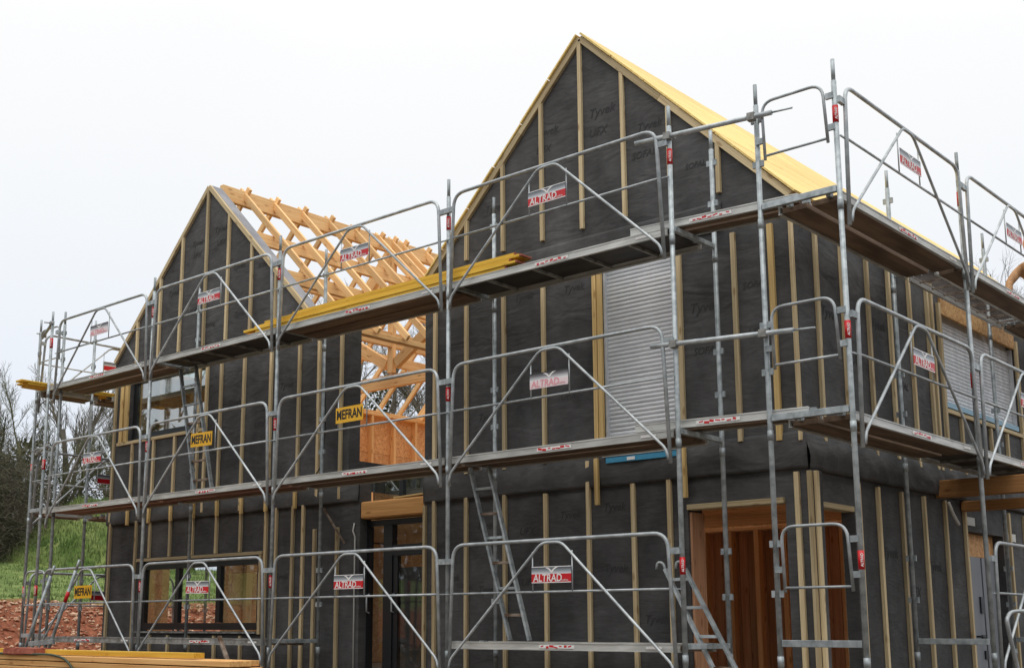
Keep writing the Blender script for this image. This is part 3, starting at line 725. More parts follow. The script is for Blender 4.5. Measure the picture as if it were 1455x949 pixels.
# ---------------------------------------------------------------- house with the open rafters
HL = thing("timber_house", "membrane-clad house under construction whose roof is still bare rafters", "house", (-9.1, FY, GZ))
LX, LR, LA = -11.6, -6.62, -9.11
us = [LX, -11.12, -10.62, -9.02, -7.58, LR, -5.77, -5.53]; zs = [GZ, 0.06, 1.12, 2.04, 3.10, 4.15, EV]
grid_wall("front_wall", M['membrane'], HL, 'y', FY, 0.2, us, zs, [(-11.12, -9.02, 3.10, 4.15), (-10.62, -7.58, 0.06, 1.12), (LR, -5.53, 4.15, EV), (-5.77, -5.53, 2.04, EV)],
          extra=[(LX, EV), (LR, EV), (LR, AZ - (LR - LA)), (LA, AZ), (LX, AZ - (LA - LX))])
LB = 10.6
grid_wall("far_side_wall", M['membrane'], HL, 'x', LX, 0.1, [FY + .3, 2.2, 3.6, LB], [GZ, -.2, 1.5, 4.36], [(2.2, 3.6, -.2, 1.5)])
box("osb_wall", M['osb_in'], HL, (-11.46, FY + .31, GZ + .06), (-11.42, 2.18, 1.75)); box("osb_wall", M['osb_in'], HL, (-11.46, 3.62, GZ + .06), (-11.42, LB, 1.75))
flap("membrane_flap", M['membrane'], HL, 'y', FY, -1, LX + .01, -5.54, 1.74, 2.02, 21.0)
flap("membrane_flap", M['membrane'], HL, 'y', FY, -1, LX + .3, -6.7, 4.16, 4.34, 23.0, 0.01)
for s, xe in ((-1, LX), (1, LR)):
    n = Vector((s, 0, 1)).normalized(); d = Vector((s, 0, -1)).normalized()
    A = Vector((LA, BY + .02, AZ)) + n * -0.012; B = Vector((xe, BY + .02, AZ - abs(xe - LA))) + n * -0.012
    beam("rake_batten", M['batten'], HL, A + Vector((s * .012, 0, -.012)), B, 0.045, 0.07, n)
    A = Vector((LA, FY + .10, AZ)) + n * 0.014; B = Vector((xe, FY + .10, AZ - abs(xe - LA))) + n * 0.014
    beam("rake_cap", M['membrane_grey'], HL, A + d * .02, B, 0.19, 0.02, n)
for x in (-10.96, -10.34, -9.77, -9.13, -8.56, -7.97): vbatten(HL, x, 4.385, AZ - abs(x - LA) - 0.05)
vbatten(HL, -7.38, 4.385, AZ - abs(-7.38 - LA) - 0.05)
vbatten(HL, -11.5, 1.8, 4.3, 0.05); vbatten(HL, -11.30, 3.06, 4.15, 0.09, 'batten_new'); vbatten(HL, -11.17, 3.06, 4.15, 0.09, 'batten_new')
for x in (-10.95, -10.34, -9.76): vbatten(HL, x, 1.80, 3.04)
for x in (-9.16, -8.98, -8.62, -8.06, -7.43, -6.80, -6.38, -5.92): vbatten(HL, x, 1.80 + random.uniform(-.03, .03), 4.14)
beam("batten", M['batten'], HL, (-11.4, BY + .02, 3.07), (-8.98, BY + .02, 3.07), 0.04, 0.05)
for x in (-10.95, -10.35, -9.76, -9.17, -8.58, -8.0, -7.44, -6.81): vbatten(HL, x + .03, 1.72, 2.03, 0.05, 'batten_new', 0.975, 1.015)
for x in (-11.47, -10.72): vbatten(HL, x, -0.58, 1.78)
for x in (-10.2, -9.72, -9.2, -8.56, -7.95): vbatten(HL, x, -0.58, 0.0)
for x in (-10.33, -9.78, -9.2, -8.6, -8.02): vbatten(HL, x, 1.18, 1.76)
for x in (-7.44, -7.22, -6.86, -6.64): vbatten(HL, x, -0.58, 1.76)
for x in (-6.40, -5.94): vbatten(HL, x, -0.58, 1.42)
beam("batten", M['batten'], HL, (-10.66, BY + .02, 1.15), (-7.5, BY + .02, 1.15), 0.04, 0.045)
vbatten(HL, -7.54, 0.02, 1.12, 0.05)
# roof timbers
RZ = 7.05
beam("ridge_beam", M['fresh'], HL, (LA, FY + .205, 6.935), (LA, LB, 6.935), 0.09, 0.25)
ys = [1.71 + .605 * k for k in range(15)] + [5.06]
for y in ys:
    for s in (-1, 1):
        n = Vector((s, 0, 1)).normalized()
        dx = 0.05 if y < 1e9 else 0
        top = Vector((LA + s * -0.06, y + (0.045 if s < 0 else -0.0), RZ + 0.09)); end = Vector((LA + s * 2.62, y + (0.045 if s < 0 else 0), RZ + .09 - 2.68))
        beam("rafter", M['fresh'], HL, top - n * 0.05, end - n * 0.05, 0.05, 0.10, n)
for s in (-1, 1):
    for dx_, zt in ((0.76, 6.14), (1.53, 5.37)):
        beam("purlin", M['fresh'], HL, (LA + s * dx_, FY + .31, zt - .10), (LA + s * dx_, LB, zt - .10), 0.08, 0.19)
    beam("wall_plate", M['fresh'], HL, (LA + s * 2.42, FY + .31, 4.40), (LA + s * 2.42, LB, 4.40), 0.12, 0.08)
beam("centre_beam", M['fresh'], HL, (LA, FY + .31, 5.19), (LA, LB, 5.19), 0.09, 0.27)
for y in (5.2, 8.4):
    beam("tie_beam", M['fresh'], HL, (LX + .12, y, 4.47), (LR, y, 4.47), 0.09, 0.23)
    beam("king_post", M['fresh'], HL, (LA, y - .1, 4.59), (LA, y - .1, 6.80), 0.14, 0.09, (0, 1, 0))
    for s in (-1, 1):
        beam("strut", M['fresh'], HL, (LA + s * .12, y - .1, 4.75), (LA + s * 1.45, y - .1, 5.55), 0.09, 0.2)
        beam("strut", M['fresh'], HL, (LA + s * 1.9, y - .1, 4.6), (LA + s * 0.75, y - .1, 5.95), 0.09, 0.2)
        n = Vector((s, 0, 1)).normalized()
        beam("principal_rafter", M['fresh'], HL, Vector((LA + s * .1, y - .1, RZ - .32)), Vector((LA + s * 2.4, y - .1, RZ - .32 - 2.3)), 0.09, 0.2, n)
# inside walls, floors
box("osb_wall", M['osb_in'], HL, (-11.42, FY + .31, 2.05), (-11.39, LB, 3.55)); box("osb_wall", M['osb_in'], HL, (-11.42, FY + .31, 3.556), (-11.39, LB, 4.34))
for y in np.arange(1.75, LB, 0.62): beam("stud", M['fresh'], HL, (-11.33, y, 2.05), (-11.33, y, 4.30), 0.12, 0.06, (0, 1, 0))
beam("wall_plate", M['fresh'], HL, (-11.33, FY + .31, 4.325), (-11.33, LB, 4.325), 0.13, 0.05)
box("membrane_upstand", M['membrane'], HL, (LR - .05, FY + .31, 2.05), (LR + .0, 7.0, 2.47))
box("upper_floor", M['osb_in'], HL, (LX + .12, 3.6, 1.78), (LR, LB, 2.04))  # stops short of the front so sky light reaches the lower window
box("floor_slab", M['slab'], HL, (LX + .11, FY + .31, GZ - .05), (-4.4, LB, GZ + .05))
box("osb_board", M['osb_in'], HL, (-9.33, 1.72, GZ + .06), (-9.30, 3.3, 1.75))
beam("stud", M['fresh'], HL, (-9.25, 2.15, GZ + .06), (-9.25, 2.15, 1.75), 0.08, 0.12, (0, 1, 0)); beam("stud", M['stud'], HL, (-11.37, 1.75, GZ + .06), (-11.37, 1.75, 1.75), 0.1, 0.05, (0, 1, 0))
box("osb_wall", M['osb_in'], HL, (-7.1, 4.2, 1.0), (-4.45, 4.23, 1.76)); box("dark_backing", M['membrane'], HL, (-7.0, 3.0, GZ + .06), (-4.45, 3.03, 0.99)); box("dark_backing", M['membrane'], HL, (-9.4, 6.5, GZ + .06), (-4.45, 6.53, 1.75))  # dark sheets added behind the link door so its glass reads dark
beam("stud", M['fresh'], HL, (-5.95, 4.15, 1.0), (-5.95, 4.15, 1.75), 0.05, 0.08, (0, 1, 0))
# windows
def window(parent, x0, x1, z0, z1, y, mull, fw_, gmat, name="window"):
    w = bpy.data.objects.new(name, None); COL.objects.link(w); Wm = Matrix.Translation(((x0 + x1) / 2, y, z0)); w.parent = parent
    w.matrix_local = WORLD[parent.name].inverted() @ Wm; WORLD[w.name] = Wm
    e = 0.003
    box("frame", M['frame'], w, (x0, y - .04, z0), (x1, y + .04, z0 + fw_)); box("frame", M['frame'], w, (x0, y - .04, z1 - fw_), (x1, y + .04, z1))
    edges = [x0] + [m for m in mull] + [x1 - fw_]
    for x in edges: box("frame", M['frame'], w, (x, y - .037, z0 + fw_ + e), (x + fw_, y + .037, z1 - fw_ - e))
    for a, b in zip(edges, edges[1:]): box("pane", gmat, w, (a + fw_ + e, y - .006, z0 + fw_ + e), (b - e, y + .006, z1 - fw_ - e))
    return w
window(HL, -11.10, -9.04, 3.12, 4.14, 1.16, [], 0.085, M['glass_mirror'])
window(HL, -10.60, -7.60, 0.08, 1.10, 1.15, [-9.70, -8.66], 0.10, M['glass'])
box("window_box", M['fresh'], HL, (-11.0, 1.6, 3.9), (-9.1, 1.75, 4.1))
box("window_sill", M['galv_old'], HL, (-10.62, 0.99, 0.03), (-7.58, 1.12, 0.055))
for (t, x, z, s) in (("Tyvek", -9.4, 6.1, .15), ("UFX", -9.4, 5.9, .14), ("Tyvek", -8.8, 6.2, .17), ("UFX", -8.78, 5.98, .15), ("Tyvek", -8.3, 5.5, .15), ("SOFAL", -7.7, 5.4, .12), ("Tyvek", -10.0, 5.4, .15),
                     ("SOFAL", -9.4, 5.0, .12), ("Tyvek", -8.25, 4.75, .14), ("SOFAL", -9.0, 4.7, .12), ("Tyvek", -8.3, 3.4, .15), ("UFX", -7.7, 3.0, .15), ("Tyvek", -7.1, 3.5, .15), ("Tyvek", -10.6, 2.6, .15), ("Tyvek", -7.1, .8, .14)):
    print_front(HL, t, x, z, s)

# ---------------------------------------------------------------- glazed link between the houses
LK = thing("glazed_link", "narrow glazed entrance under a wood lintel between the two houses", "entrance", (-4.95, FY, GZ))
beam("lintel", M['beam'], LK, (-5.525, FY + .14, 1.62), (-4.365, FY + .14, 1.62), 0.28, 0.22)
beam("lintel_board", M['batten_new'], LK, (-4.93, FY + .08, 1.745), (-4.37, FY + .08, 1.765), 0.12, 0.02)
def door_unit(parent, x0, x1, z0, z1, y):
    f = M['frame']; d = bpy.data.objects.new("door", None); COL.objects.link(d); Wm = Matrix.Translation((x0, y, z0)); d.parent = parent
    d.matrix_local = WORLD[parent.name].inverted() @ Wm; WORLD[d.name] = Wm
    box("frame", f, d, (x0, y - .05, z1 - .07), (x1, y + .05, z1)); box("frame", f, d, (x0, y - .047, z0), (x0 + .08, y + .047, z1 - .073)); box("frame", f, d, (x1 - .04, y - .047, z0), (x1, y + .047, z1 - .073))
    mx_ = x0 + 0.36
    box("mullion", f, d, (mx_, y - .047, z0), (mx_ + .16, y + .047, z1 - .073))
    box("transom", f, d, (mx_ + .163, y - .044, 1.02), (x1 - .043, y + .044, 1.10))
    box("transom", f, d, (mx_ + .163, y - .04, 1.12), (x1 - .043, y + .044, 1.16))
    g = M['glass']
    box("pane", g, d, (x0 + .083, y - .006, z0 + .15), (mx_ - .003, y + .006, z1 - .076)); box("pane", g, d, (mx_ + .163, y - .006, 1.163), (x1 - .043, y + .006, z1 - .076))
    box("pane", g, d, (mx_ + .25, y - .016, z0 + .15), (x1 - .05, y - .004, 1.017))
    box("sash", f, d, (mx_ + .163, y - .03, z0), (mx_ + .247, y + .03, 1.017))
    box("bottom_rail", M['stud'], d, (x0 + .083, y - .02, z0 + .03), (mx_ - .003, y + .02, z0 + .147))
    for hx in (x0 + .1, mx_ + .2): tube("handle", M['galv_bright'], d, [(hx, y - .04, .30), (hx, y - .09, .32), (hx, y - .09, .52), (hx, y - .04, .54)], .011, 8)
door_unit(LK, -5.58, -4.37, GZ + .03, 1.49, 1.24)
box("upper_pane", M['glass_mirror'], LK, (-5.52, 1.28, 1.765), (-4.37, 1.292, 2.2))
box("mullion", M['frame'], LK, (-5.0, 1.25, 1.765), (-4.93, 1.278, 2.2))
tube("sealing_tape", M['tape'], LK, [(-5.62, 1.045, 1.46), (-5.64, 1.04, 1.36), (-5.605, 1.045, 1.28), (-5.60, 1.045, -.55)], .011, 6)

# ================================================================== SCAFFOLD
LIFT = {0: "bottom", 1: "middle", 2: "top"}
PXS = [-11.85, -8.92, -6.01, -2.976, 0.0]
BAYN = ["at the far outer corner of the open-rafter house", "in front of the open-rafter gable", "in front of the gap between the houses", "in front of the yellow-roofed gable"]

def post(parent, x, y, tabs=True, ztop=5.0, z0=None):
    z0 = ground_h(x, y) + .012 if z0 is None else z0
    p = rod("post", M['galv'], parent, (x, y, z0), (x, y, ztop), 0.0245, 12)
    rod("spigot", M['galv'], p, (x, y, ztop), (x, y, ztop + .21), 0.019, 10)
    for k in range(3):
        zj = 2 * k - .22
        if zj > z0 + .1: rod("collar", M['galv'], p, (x, y, zj), (x, y, zj + .09), 0.0285, 12)
        if tabs:
            for t in (.41, .85):
                box("wedge_plate", M['galv'], p, (x - .055, y - .012, 2 * k + t - .03), (x + .055, y + .012, 2 * k + t + .03))
    box("base_plate", M['galv_old'], p, (x - .075, y - .075, z0 - .012), (x + .075, y + .075, z0 - .002))
    return p

def sleeve(p, x, y, k, facing):
    z = 2 * k + .60
    s = rod("red_sleeve", M['red'], p, (x, y, z), (x, y, z + .16), 0.0275, 14)
    Wt = Matrix.Translation((x, y, z + .08)) @ Matrix.Rotation(facing, 4, 'Z') @ Matrix.Translation((0, -.0283, 0)) @ Matrix.Rotation(R(-90), 4, 'Y') @ UPRIGHT
    link("lettering", text_mesh("ALTRAD", .03, M['white'], 0, 1.0, 0.0008), None, s, Wt)

def upright(label, a, b, sleeves=(), facing=R(40), tz=-.055, th=.05, inner_tabs=True):
    """full-height pair of posts (outer a, inner b) with a transom under each lift"""
    t = thing("scaffold_upright", label, "scaffold upright", (a[0], a[1], ground_h(*a)), group="uprights of the facade scaffold")
    pa = post(t, *a, tabs=False); post(t, *b, tabs=inner_tabs)
    u = (Vector((b[0], b[1], 0)) - Vector((a[0], a[1], 0))).normalized() * .026
    for k in range(3):
        z = 2 * k + tz
        beam("transom", M['galv'], t, (a[0] + u.x, a[1] + u.y, z), (b[0] - u.x, b[1] - u.y, z), .045, th)
    for k in sleeves: sleeve(pa, a[0], a[1], k, facing)
    return t

upright("scaffold posts at the far outer corner beside the grass mound", (PXS[0], 0), (PXS[0] - .02, .8), (0, 1, 2))
upright("scaffold posts before the open-rafter house between its corner and gable bays", (PXS[1], 0), (PXS[1], .8), (0, 1, 2))
upright("scaffold posts where the open-rafter gable meets the gap, planks passing on top", (PXS[2], 0), (PXS[2], .8), (0, 1, 2))
upright("scaffold posts at the gap edge of the yellow-roofed house", (PXS[3], 0), (PXS[3], .8), (1, 2))
upright("scaffold posts beside the silver shutter of the yellow-roofed house", (PXS[4], 0), (PXS[4], .8), (0, 2))
SX0, SX1 = 0.878, 1.663
SYS = [0.144, 3.13, 6.13, 9.13]
upright("scaffold posts at the near corner, nearest of the side run", (SX1, SYS[0]), (SX0, SYS[0]), (0, 1, 2), tz=-.018, th=.06)
upright("second pair of scaffold posts along the side wall before the shuttered side window", (SX1, SYS[1]), (SX0, SYS[1]), (1, 2), tz=-.018, th=.06)
upright("third pair of scaffold posts along the side wall past the side window", (SX1, SYS[2]), (SX0, SYS[2]), (1, 2), tz=-.018, th=.06)
upright("last pair of scaffold posts at the back of the side wall", (SX1, SYS[3]), (SX0, SYS[3]), (), tz=-.018, th=.06)
RX0, RX1 = -11.72, -12.5
upright("scaffold posts of the return run just outside the far corner", (RX1, .15), (RX0, .15), (0, 1), tz=-.018, th=.06)
upright("scaffold posts behind the far corner on the return run", (RX1, 3.15), (RX0, 3.15), (), tz=-.018, th=.06)

# ---- guardrails
GULL = [(-.085, .018), (-.05, .024), (-.02, .008), (-.004, -.012), (.012, .006), (.045, .026), (.092, .028), (.06, .018), (.03, .000), (.008, -.03), (-.008, -.03), (-.03, -.006), (-.055, .012)]
def gull_mesh():
    if 'gull' not in MESH:
        bm = bmesh.new(); f = [bm.verts.new((x, 0, z)) for x, z in GULL]; bm.faces.new(f)
        r = bmesh.ops.extrude_face_region(bm, geom=bm.faces[:]); bmesh.ops.translate(bm, vec=(0, .0012, 0), verts=[v for v in r['geom'] if isinstance(v, bmesh.types.BMVert)])
        bmesh.ops.recalc_face_normals(bm, faces=bm.faces[:]); MESH['gull'] = to_mesh(bm, "emblem"); MESH['gull'].materials.append(M['white'])
    return MESH['gull']

def guard_meshes(L):
    k = ('guard', round(L, 2))
    if k in MESH: return MESH[k]
    c = L / 2; d = {}
    bm = bmesh.new(); bm_tube(bm, fillet([(.065, 0, -.36), (.125, 0, .99), (L - .125, 0, .99), (L - .065, 0, -.36)], .16, 6), .0195, 12); d['rail_loop'] = smooth_sides(to_mesh(bm, "rail_loop"))
    bm = bmesh.new(); bm_tube(bm, [(.11, 0, .47), (L - .11, 0, .47)], .0125, 10); d['mid_rail'] = smooth_sides(to_mesh(bm, "mid_rail"))
    bm = bmesh.new(); bm_tube(bm, fillet([(.075, -.02, -.33), (.1, -.02, -.22), (c - .125, -.02, .962), (c + .125, -.02, .962), (L - .1, -.02, -.22), (L - .075, -.02, -.33)], .07, 5), .0145, 10); d['brace'] = smooth_sides(to_mesh(bm, "brace"))
    for n in d: d[n].materials.append(M['galv_bright'])
    MESH[k] = d; return d

def guardrail(label, A, rz, z, L, sign):
    """A: (x, y) of the first post; local X runs to the next post, local -Y faces outward"""
    W = Matrix.Translation((A[0], A[1], z)) @ Matrix.Rotation(rz, 4, 'Z') @ Matrix.Translation((0, -.045, 0))
    t = thing("guardrail", label, "guardrail", W=W, group="guardrails of the facade scaffold")
    for n, me in guard_meshes(L).items(): link(n, me, None, t, W)
    c = L / 2
    for s in (-1, 1):
        x = c + s * .252
        link("sign_rod", beam_rod(.40), None, t, W @ Matrix.Translation((x, -.01, .475)))
    for x0, x1 in ((.0, .11), (L - .11, L)):
        W2 = W @ Matrix.Translation(((x0 + x1) / 2, .012, .82))
        link("bracket", small_box(abs(x1 - x0) / 2, .018, .03, M['galv']), None, t, W2)
        link("hook", small_box(abs(x1 - x0) / 2, .008, .006, M['galv']), None, t, W @ Matrix.Translation(((x0 + x1) / 2, .012, .47)))
    Ws = W @ Matrix.Translation((c, -.028, .64)) @ Matrix.Rotation(R(random.uniform(-1.5, 1.5)), 4, 'Y')
    if sign == 'yellow':
        p = link("sign_plate", small_box(.24, .003, .095, M['yellow'], 'plate'), None, t, Ws @ Matrix.Translation((-.02, -.012, -.01)))
        link("lettering", text_mesh("MEFRAN", .16, M['black'], 0, .74, .0045), None, p, Ws @ Matrix.Translation((-.02, -.0165, -.012)) @ UPRIGHT)
    else:
        m = M['sign'] if sign == 'red' else M['sign_faded']
        p = link("sign_plate", small_box(.25, .003, .082, m, 'plate'), None, t, Ws)
        link("emblem", gull_mesh(), None, p, Ws @ Matrix.Translation((.01, -.0048, .048)))
        link("lettering", text_mesh("ALTRAD", .105, M['white'] if sign == 'red' else M['pink'], .08, .92, .0015), None, p, Ws @ Matrix.Translation((-.045, -.0048, -.036)) @ UPRIGHT)
        link("small_lettering", text_mesh("mefran", .03, M['white'] if sign == 'red' else M['pink'], 0, 1.0, 0.0), None, p, Ws @ Matrix.Translation((.175, -.0048, -.056)) @ UPRIGHT)
    return t

def small_box(x, y, z, mat, name="plate"):
    k = ('sb', round(x, 4), round(y, 4), round(z, 4), mat.name)
    if k not in MESH:
        bm = bmesh.new(); bm_box(bm, (-x, -y, -z), (x, y, z)); MESH[k] = to_mesh(bm, name); MESH[k].materials.append(mat)
    return MESH[k]
def beam_rod(h):
    k = ('vr', h)
    if k not in MESH:
        bm = bmesh.new(); bm_tube(bm, [(0, 0, 0), (0, 0, h)], .0075, 8); MESH[k] = smooth_sides(to_mesh(bm, "sign_rod")); MESH[k].materials.append(M['galv_bright'])
    return MESH[k]

SIGNS = {(0, 0): 'yellow', (0, 1): 'red', (0, 2): 'red', (0, 3): 'red', (1, 0): 'red', (1, 1): 'yellow', (1, 2): 'yellow', (1, 3): 'faded', (2, 0): 'faded', (2, 1): 'red', (2, 2): 'red', (2, 3): 'red'}
SW = {'red': "red and grey sign", 'yellow': "yellow sign", 'faded': "bleached sign"}
for (k, b), s in SIGNS.items():
    x0 = PXS[b] if b else -11.65
    guardrail("%s-lift guardrail with %s %s" % (LIFT[k], SW[s], BAYN[b]), (x0, 0), 0, 2 * k, PXS[b + 1] - x0, s)
for k, b, txt in ((2, 0, "top-lift guardrail with red sign along the side wall above the near corner"), (2, 1, "second top-lift guardrail along the side, seen against the bare tree"), (2, 2, "third top-lift guardrail along the side wall"),
                  (1, 0, "middle-lift guardrail with red sign beside the side wall battens"), (1, 1, "middle-lift guardrail crossing the side window shutter"), (0, 1, "bottom-lift guardrail before the grey side door")):
    guardrail(txt, (SX1, SYS[b]), R(90), 2 * k, SYS[b + 1] - SYS[b], 'red')
for k in range(3):
    guardrail("%s-lift guardrail on the return run outside the far corner" % LIFT[k], (RX1, 3.15), R(-90), 2 * k, 3.0, 'red')

# ---- small end guardrails
def end_guard(label, A, B, z, near_b=True):
    A = Vector((A[0], A[1], z)); B = Vector((B[0], B[1], z)); u = (B - A).normalized(); L = (B - A).length; ang = math.atan2(u.y, u.x)
    W = Matrix.Translation(A) @ Matrix.Rotation(ang, 4, 'Z') @ Matrix.Translation((0, -.03, 0))
    t = thing("end_guardrail", label, "guardrail", W=W, group="end guardrails of the scaffold")
    tube("rail_loop", M['galv_bright'], t, fillet([(.09, 0, .42), (.075, 0, .995), (L - .10, 0, .995), (L - .07, 0, .42)], .13, 6), .0145, 10, W)
    tube("bottom_rail", M['galv_bright'], t, [(.09, 0, .46), (L - .075, 0, .46)], .012, 10, W)
    for x0, x1, zz in ((L - .075, L, .86), (L - .075, L, .56), (0, .085, .62)):
        link("bracket", small_box((x1 - x0) / 2, .014, .028, M['galv']), None, t, W @ Matrix.Translation(((x0 + x1) / 2, .01, zz)))
for k in range(3):
    end_guard("short end guardrail closing the %s lift at the near corner" % LIFT[k], (SX0, SYS[0]), (SX1, SYS[0]), 2 * k)
    end_guard("short end guardrail closing the %s lift outside the far corner" % LIFT[k], (RX1, .15), (RX0, .15), 2 * k)

# ---- decks
def deck(label, O, rz, L, width, z, kind='ply', sticker=True, mesh_inner=False, group="scaffold decks", rail='alu'):
    """O: (x, y) of the front left corner seen from outside; local X along, +Y inward; z = top"""
    W = Matrix.Translation((O[0], O[1], z)) @ Matrix.Rotation(rz, 4, 'Z')
    t = thing("scaffold_deck", label, "scaffold deck", W=W, group=group)
    def lb(name, mat, lo, hi):
        s = [(hi[i] - lo[i]) / 2 for i in range(3)]; c = [(hi[i] + lo[i]) / 2 for i in range(3)]
        return link(name, small_box(*s, mat, name), None, t, W @ Matrix.Translation(c))
    e = .055
    def side(y, s):
        """C-shaped edge rail: top lip, web and bottom lip"""
        lb("edge_rail", M[rail], (e, y, -.07), (L - e, y + s * .010, -.012)) if s > 0 else lb("edge_rail", M[rail], (e, y + s * .010, -.07), (L - e, y, -.012))
        a, b = (y - .006, y + .03) if s > 0 else (y - .03, y + .006)
        lb("edge_lip", M[rail], (e, a, -.0115), (L - e, b, 0)); lb("edge_lip", M[rail], (e, a, -.0785), (L - e, b, -.0705))
    half = width / 2
    m = {'ply': M['ply'], 'red': M['ply_red'], 'black': M['ply_black']}[kind]
    spans = [(0, half - .012), (half + .012, width)] if kind != 'black' else [(0, width)]
    for q, (y0, y1) in enumerate(spans):
        if y0 == 0: side(0, 1)
        if y1 == width: side(width, -1)
        if mesh_inner and q == 1:
            for yy in np.arange(y0 + .03, y1 - .02, .03): lb("mesh_wire", M['rust'], (e, yy, -.03), (L - e, yy + .005, -.025))
            for xx in np.arange(.3, L - .2, .35): lb("mesh_bar", M['rust'], (xx, y0 + .02, -.045), (xx + .02, y1 - .02, -.031))
            lb("edge_rail", M['alu'], (e, y0, -.06), (L - e, y0 + .02, -.012))
            continue
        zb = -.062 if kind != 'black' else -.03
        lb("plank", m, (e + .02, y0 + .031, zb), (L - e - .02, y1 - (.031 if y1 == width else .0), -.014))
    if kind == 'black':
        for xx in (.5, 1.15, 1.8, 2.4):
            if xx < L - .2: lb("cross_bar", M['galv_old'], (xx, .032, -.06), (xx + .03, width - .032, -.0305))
    for xx in (.055, L - .055):
        for yy in (.12, width - .12): lb("claw", M['galv'], (xx - .04, yy - .02, -.03), (xx + .03, yy + .02, .006))
    if sticker:
        c = L * .5; p = lb("sticker", M['white'], (c - .22, -.0075, -.058), (c + .22, -.0005, -.025))
        for q in range(7):
            x = c - .19 + q * .058 + random.uniform(-.008, .008)
            link("warning_stripe", small_box(random.choice((.016, .022, .026)), .0006, random.choice((.006, .011)), M['red'], "warning_stripe"), None, p,
                 W @ Matrix.Translation((x + .015, -.0083, -.0415 + random.choice((-.006, .004)))) @ Matrix.Rotation(R(random.uniform(-14, 14)), 4, 'Y'))
    if L > 2: lb("white_label", M['white'], (L - .42, -.0075, -.052), (L - .25, -.0005, -.028))
    return t
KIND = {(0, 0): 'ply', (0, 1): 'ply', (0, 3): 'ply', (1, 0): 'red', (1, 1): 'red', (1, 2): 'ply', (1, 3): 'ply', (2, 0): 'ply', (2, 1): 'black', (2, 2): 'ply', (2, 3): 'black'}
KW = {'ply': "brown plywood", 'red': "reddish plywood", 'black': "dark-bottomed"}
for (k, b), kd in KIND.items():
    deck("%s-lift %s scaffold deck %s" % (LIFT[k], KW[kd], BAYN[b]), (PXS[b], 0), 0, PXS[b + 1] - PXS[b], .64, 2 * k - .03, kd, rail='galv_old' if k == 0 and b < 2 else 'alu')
for k, b, kd, mi, txt in ((2, 0, 'ply', False, "top-lift brown plywood deck at the near corner along the side wall"), (2, 1, 'ply', True, "top-lift deck with wire mesh half above the side window"), (2, 2, 'ply', False, "third top-lift deck along the side wall"),
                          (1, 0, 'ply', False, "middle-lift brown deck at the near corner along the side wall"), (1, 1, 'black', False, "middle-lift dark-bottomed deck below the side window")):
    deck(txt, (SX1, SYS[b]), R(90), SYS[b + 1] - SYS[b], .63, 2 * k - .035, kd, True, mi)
for k in (1, 2):
    deck("%s-lift corner deck bridging from the front run to the side run" % LIFT[k], (-.57, .04), R(6), 1.85, .36, 2 * k + .065, 'ply', True)
    deck("%s-lift deck of the return run behind the far corner" % LIFT[k], (RX1, 3.15), R(-90), 2.0, .6, 2 * k - .03, 'ply', False)
    deck("%s-lift narrow deck end outside the far corner" % LIFT[k], (RX1, 1.1), R(-90), .95, .42, 2 * k - .03, 'ply', False)

# ---- loose tubes with couplers
def scaffold_tube(label, A, B, cps):
    t = thing("scaffold_tube", label, "scaffold tube", A, group="scaffold tubes clamped at the corners")
    A = Vector(A); B = Vector(B); u = (B - A).normalized()
    rod("pipe", M['galv_bright'], t, A, B, .0245, 12)
    if (B - A).length > 1.2: rod("pin", M['galv'], t, B + u * .0005, B + u * .2, .010, 8)
    for s in cps:
        c = A.lerp(B, s)
        W = frame_x(c, c + u)
        link("coupler", small_box(.035, .034, .036, M['galv_old'], "coupler"), None, t, W)
        link("bolt", small_box(.008, .07, .008, M['galv_old'], "bolt"), None, t, W @ Matrix.Translation((.02, .05, .02)))
scaffold_tube("horizontal tube clamped across the near corner at the top lift", (-.36, -.06, 4.90), (1.07, .085, 4.855), (.25, .86))
scaffold_tube("horizontal tube clamped across the near corner at the middle lift", (-.24, -.06, 2.79), (1.18, .085, 2.745), (.17, .80))
scaffold_tube("short clamped tube at the top of the far corner posts", (-11.78, -.03, 5.02), (-12.62, .24, 4.93), (.12, .8))
scaffold_tube("short clamped tube at the middle lift of the far corner posts", (-11.7, -.02, 2.98), (-12.6, .26, 2.95), (.15, .82))

# ---- ladders
def ladder(label, B0, B1, T0, T1, ps, mat='galv', rust=()):
    """rails B0-T0 and B1-T1"""
    t = thing("access_ladder", label, "ladder", B0, group="scaffold ladders")
    B0, B1, T0, T1 = map(Vector, (B0, B1, T0, T1)); nrm = (B1 - B0).cross(T0 - B0).normalized()
    beam("rail", M[mat], t, B0, T0, .028, .055, nrm); beam("rail", M[mat], t, B1, T1, .028, .055, nrm)
    for i, p in enumerate(ps):
        beam("rung", M['rust'] if i in rust else M[mat], t, B0.lerp(T0, p), B1.lerp(T1, p), .03, .03)
    return t
ladder("aluminium ladder from the bottom lift to the middle deck of the yellow-roofed house", (-2.47, .45, -.02), (-2.20, .45, -.02), (-3.05, .45, 1.9), (-2.77, .45, 1.9), (.14, .29, .435, .58, .72, .87), rust=(0, 2, 4))
ladder("ladder behind the yellow sign before the open-rafter house", (-8.34, .45, 1.99), (-7.93, .45, 1.99), (-8.83, .45, 3.88), (-8.45, .45, 3.88), (.1, .25, .4, .55, .7, .85), rust=(0, 1, 2, 3))
L3 = ladder("hooked ladder leaning beside the open corner room", (.09, .42, -.36), (.33, .42, -.36), (-.46, .42, .68), (-.24, .42, .68), (.1, .38, .64, .9), rust=(0,))
for (x, y, z) in ((-.46, .42, .68), (-.24, .42, .68)): tube("hook", M['galv_bright'], L3, fillet([(x + .02, y, z - .08), (x - .02, y, z + .06), (x - .09, y, z + .07), (x - .10, y, z)], .04, 4), .014, 8)
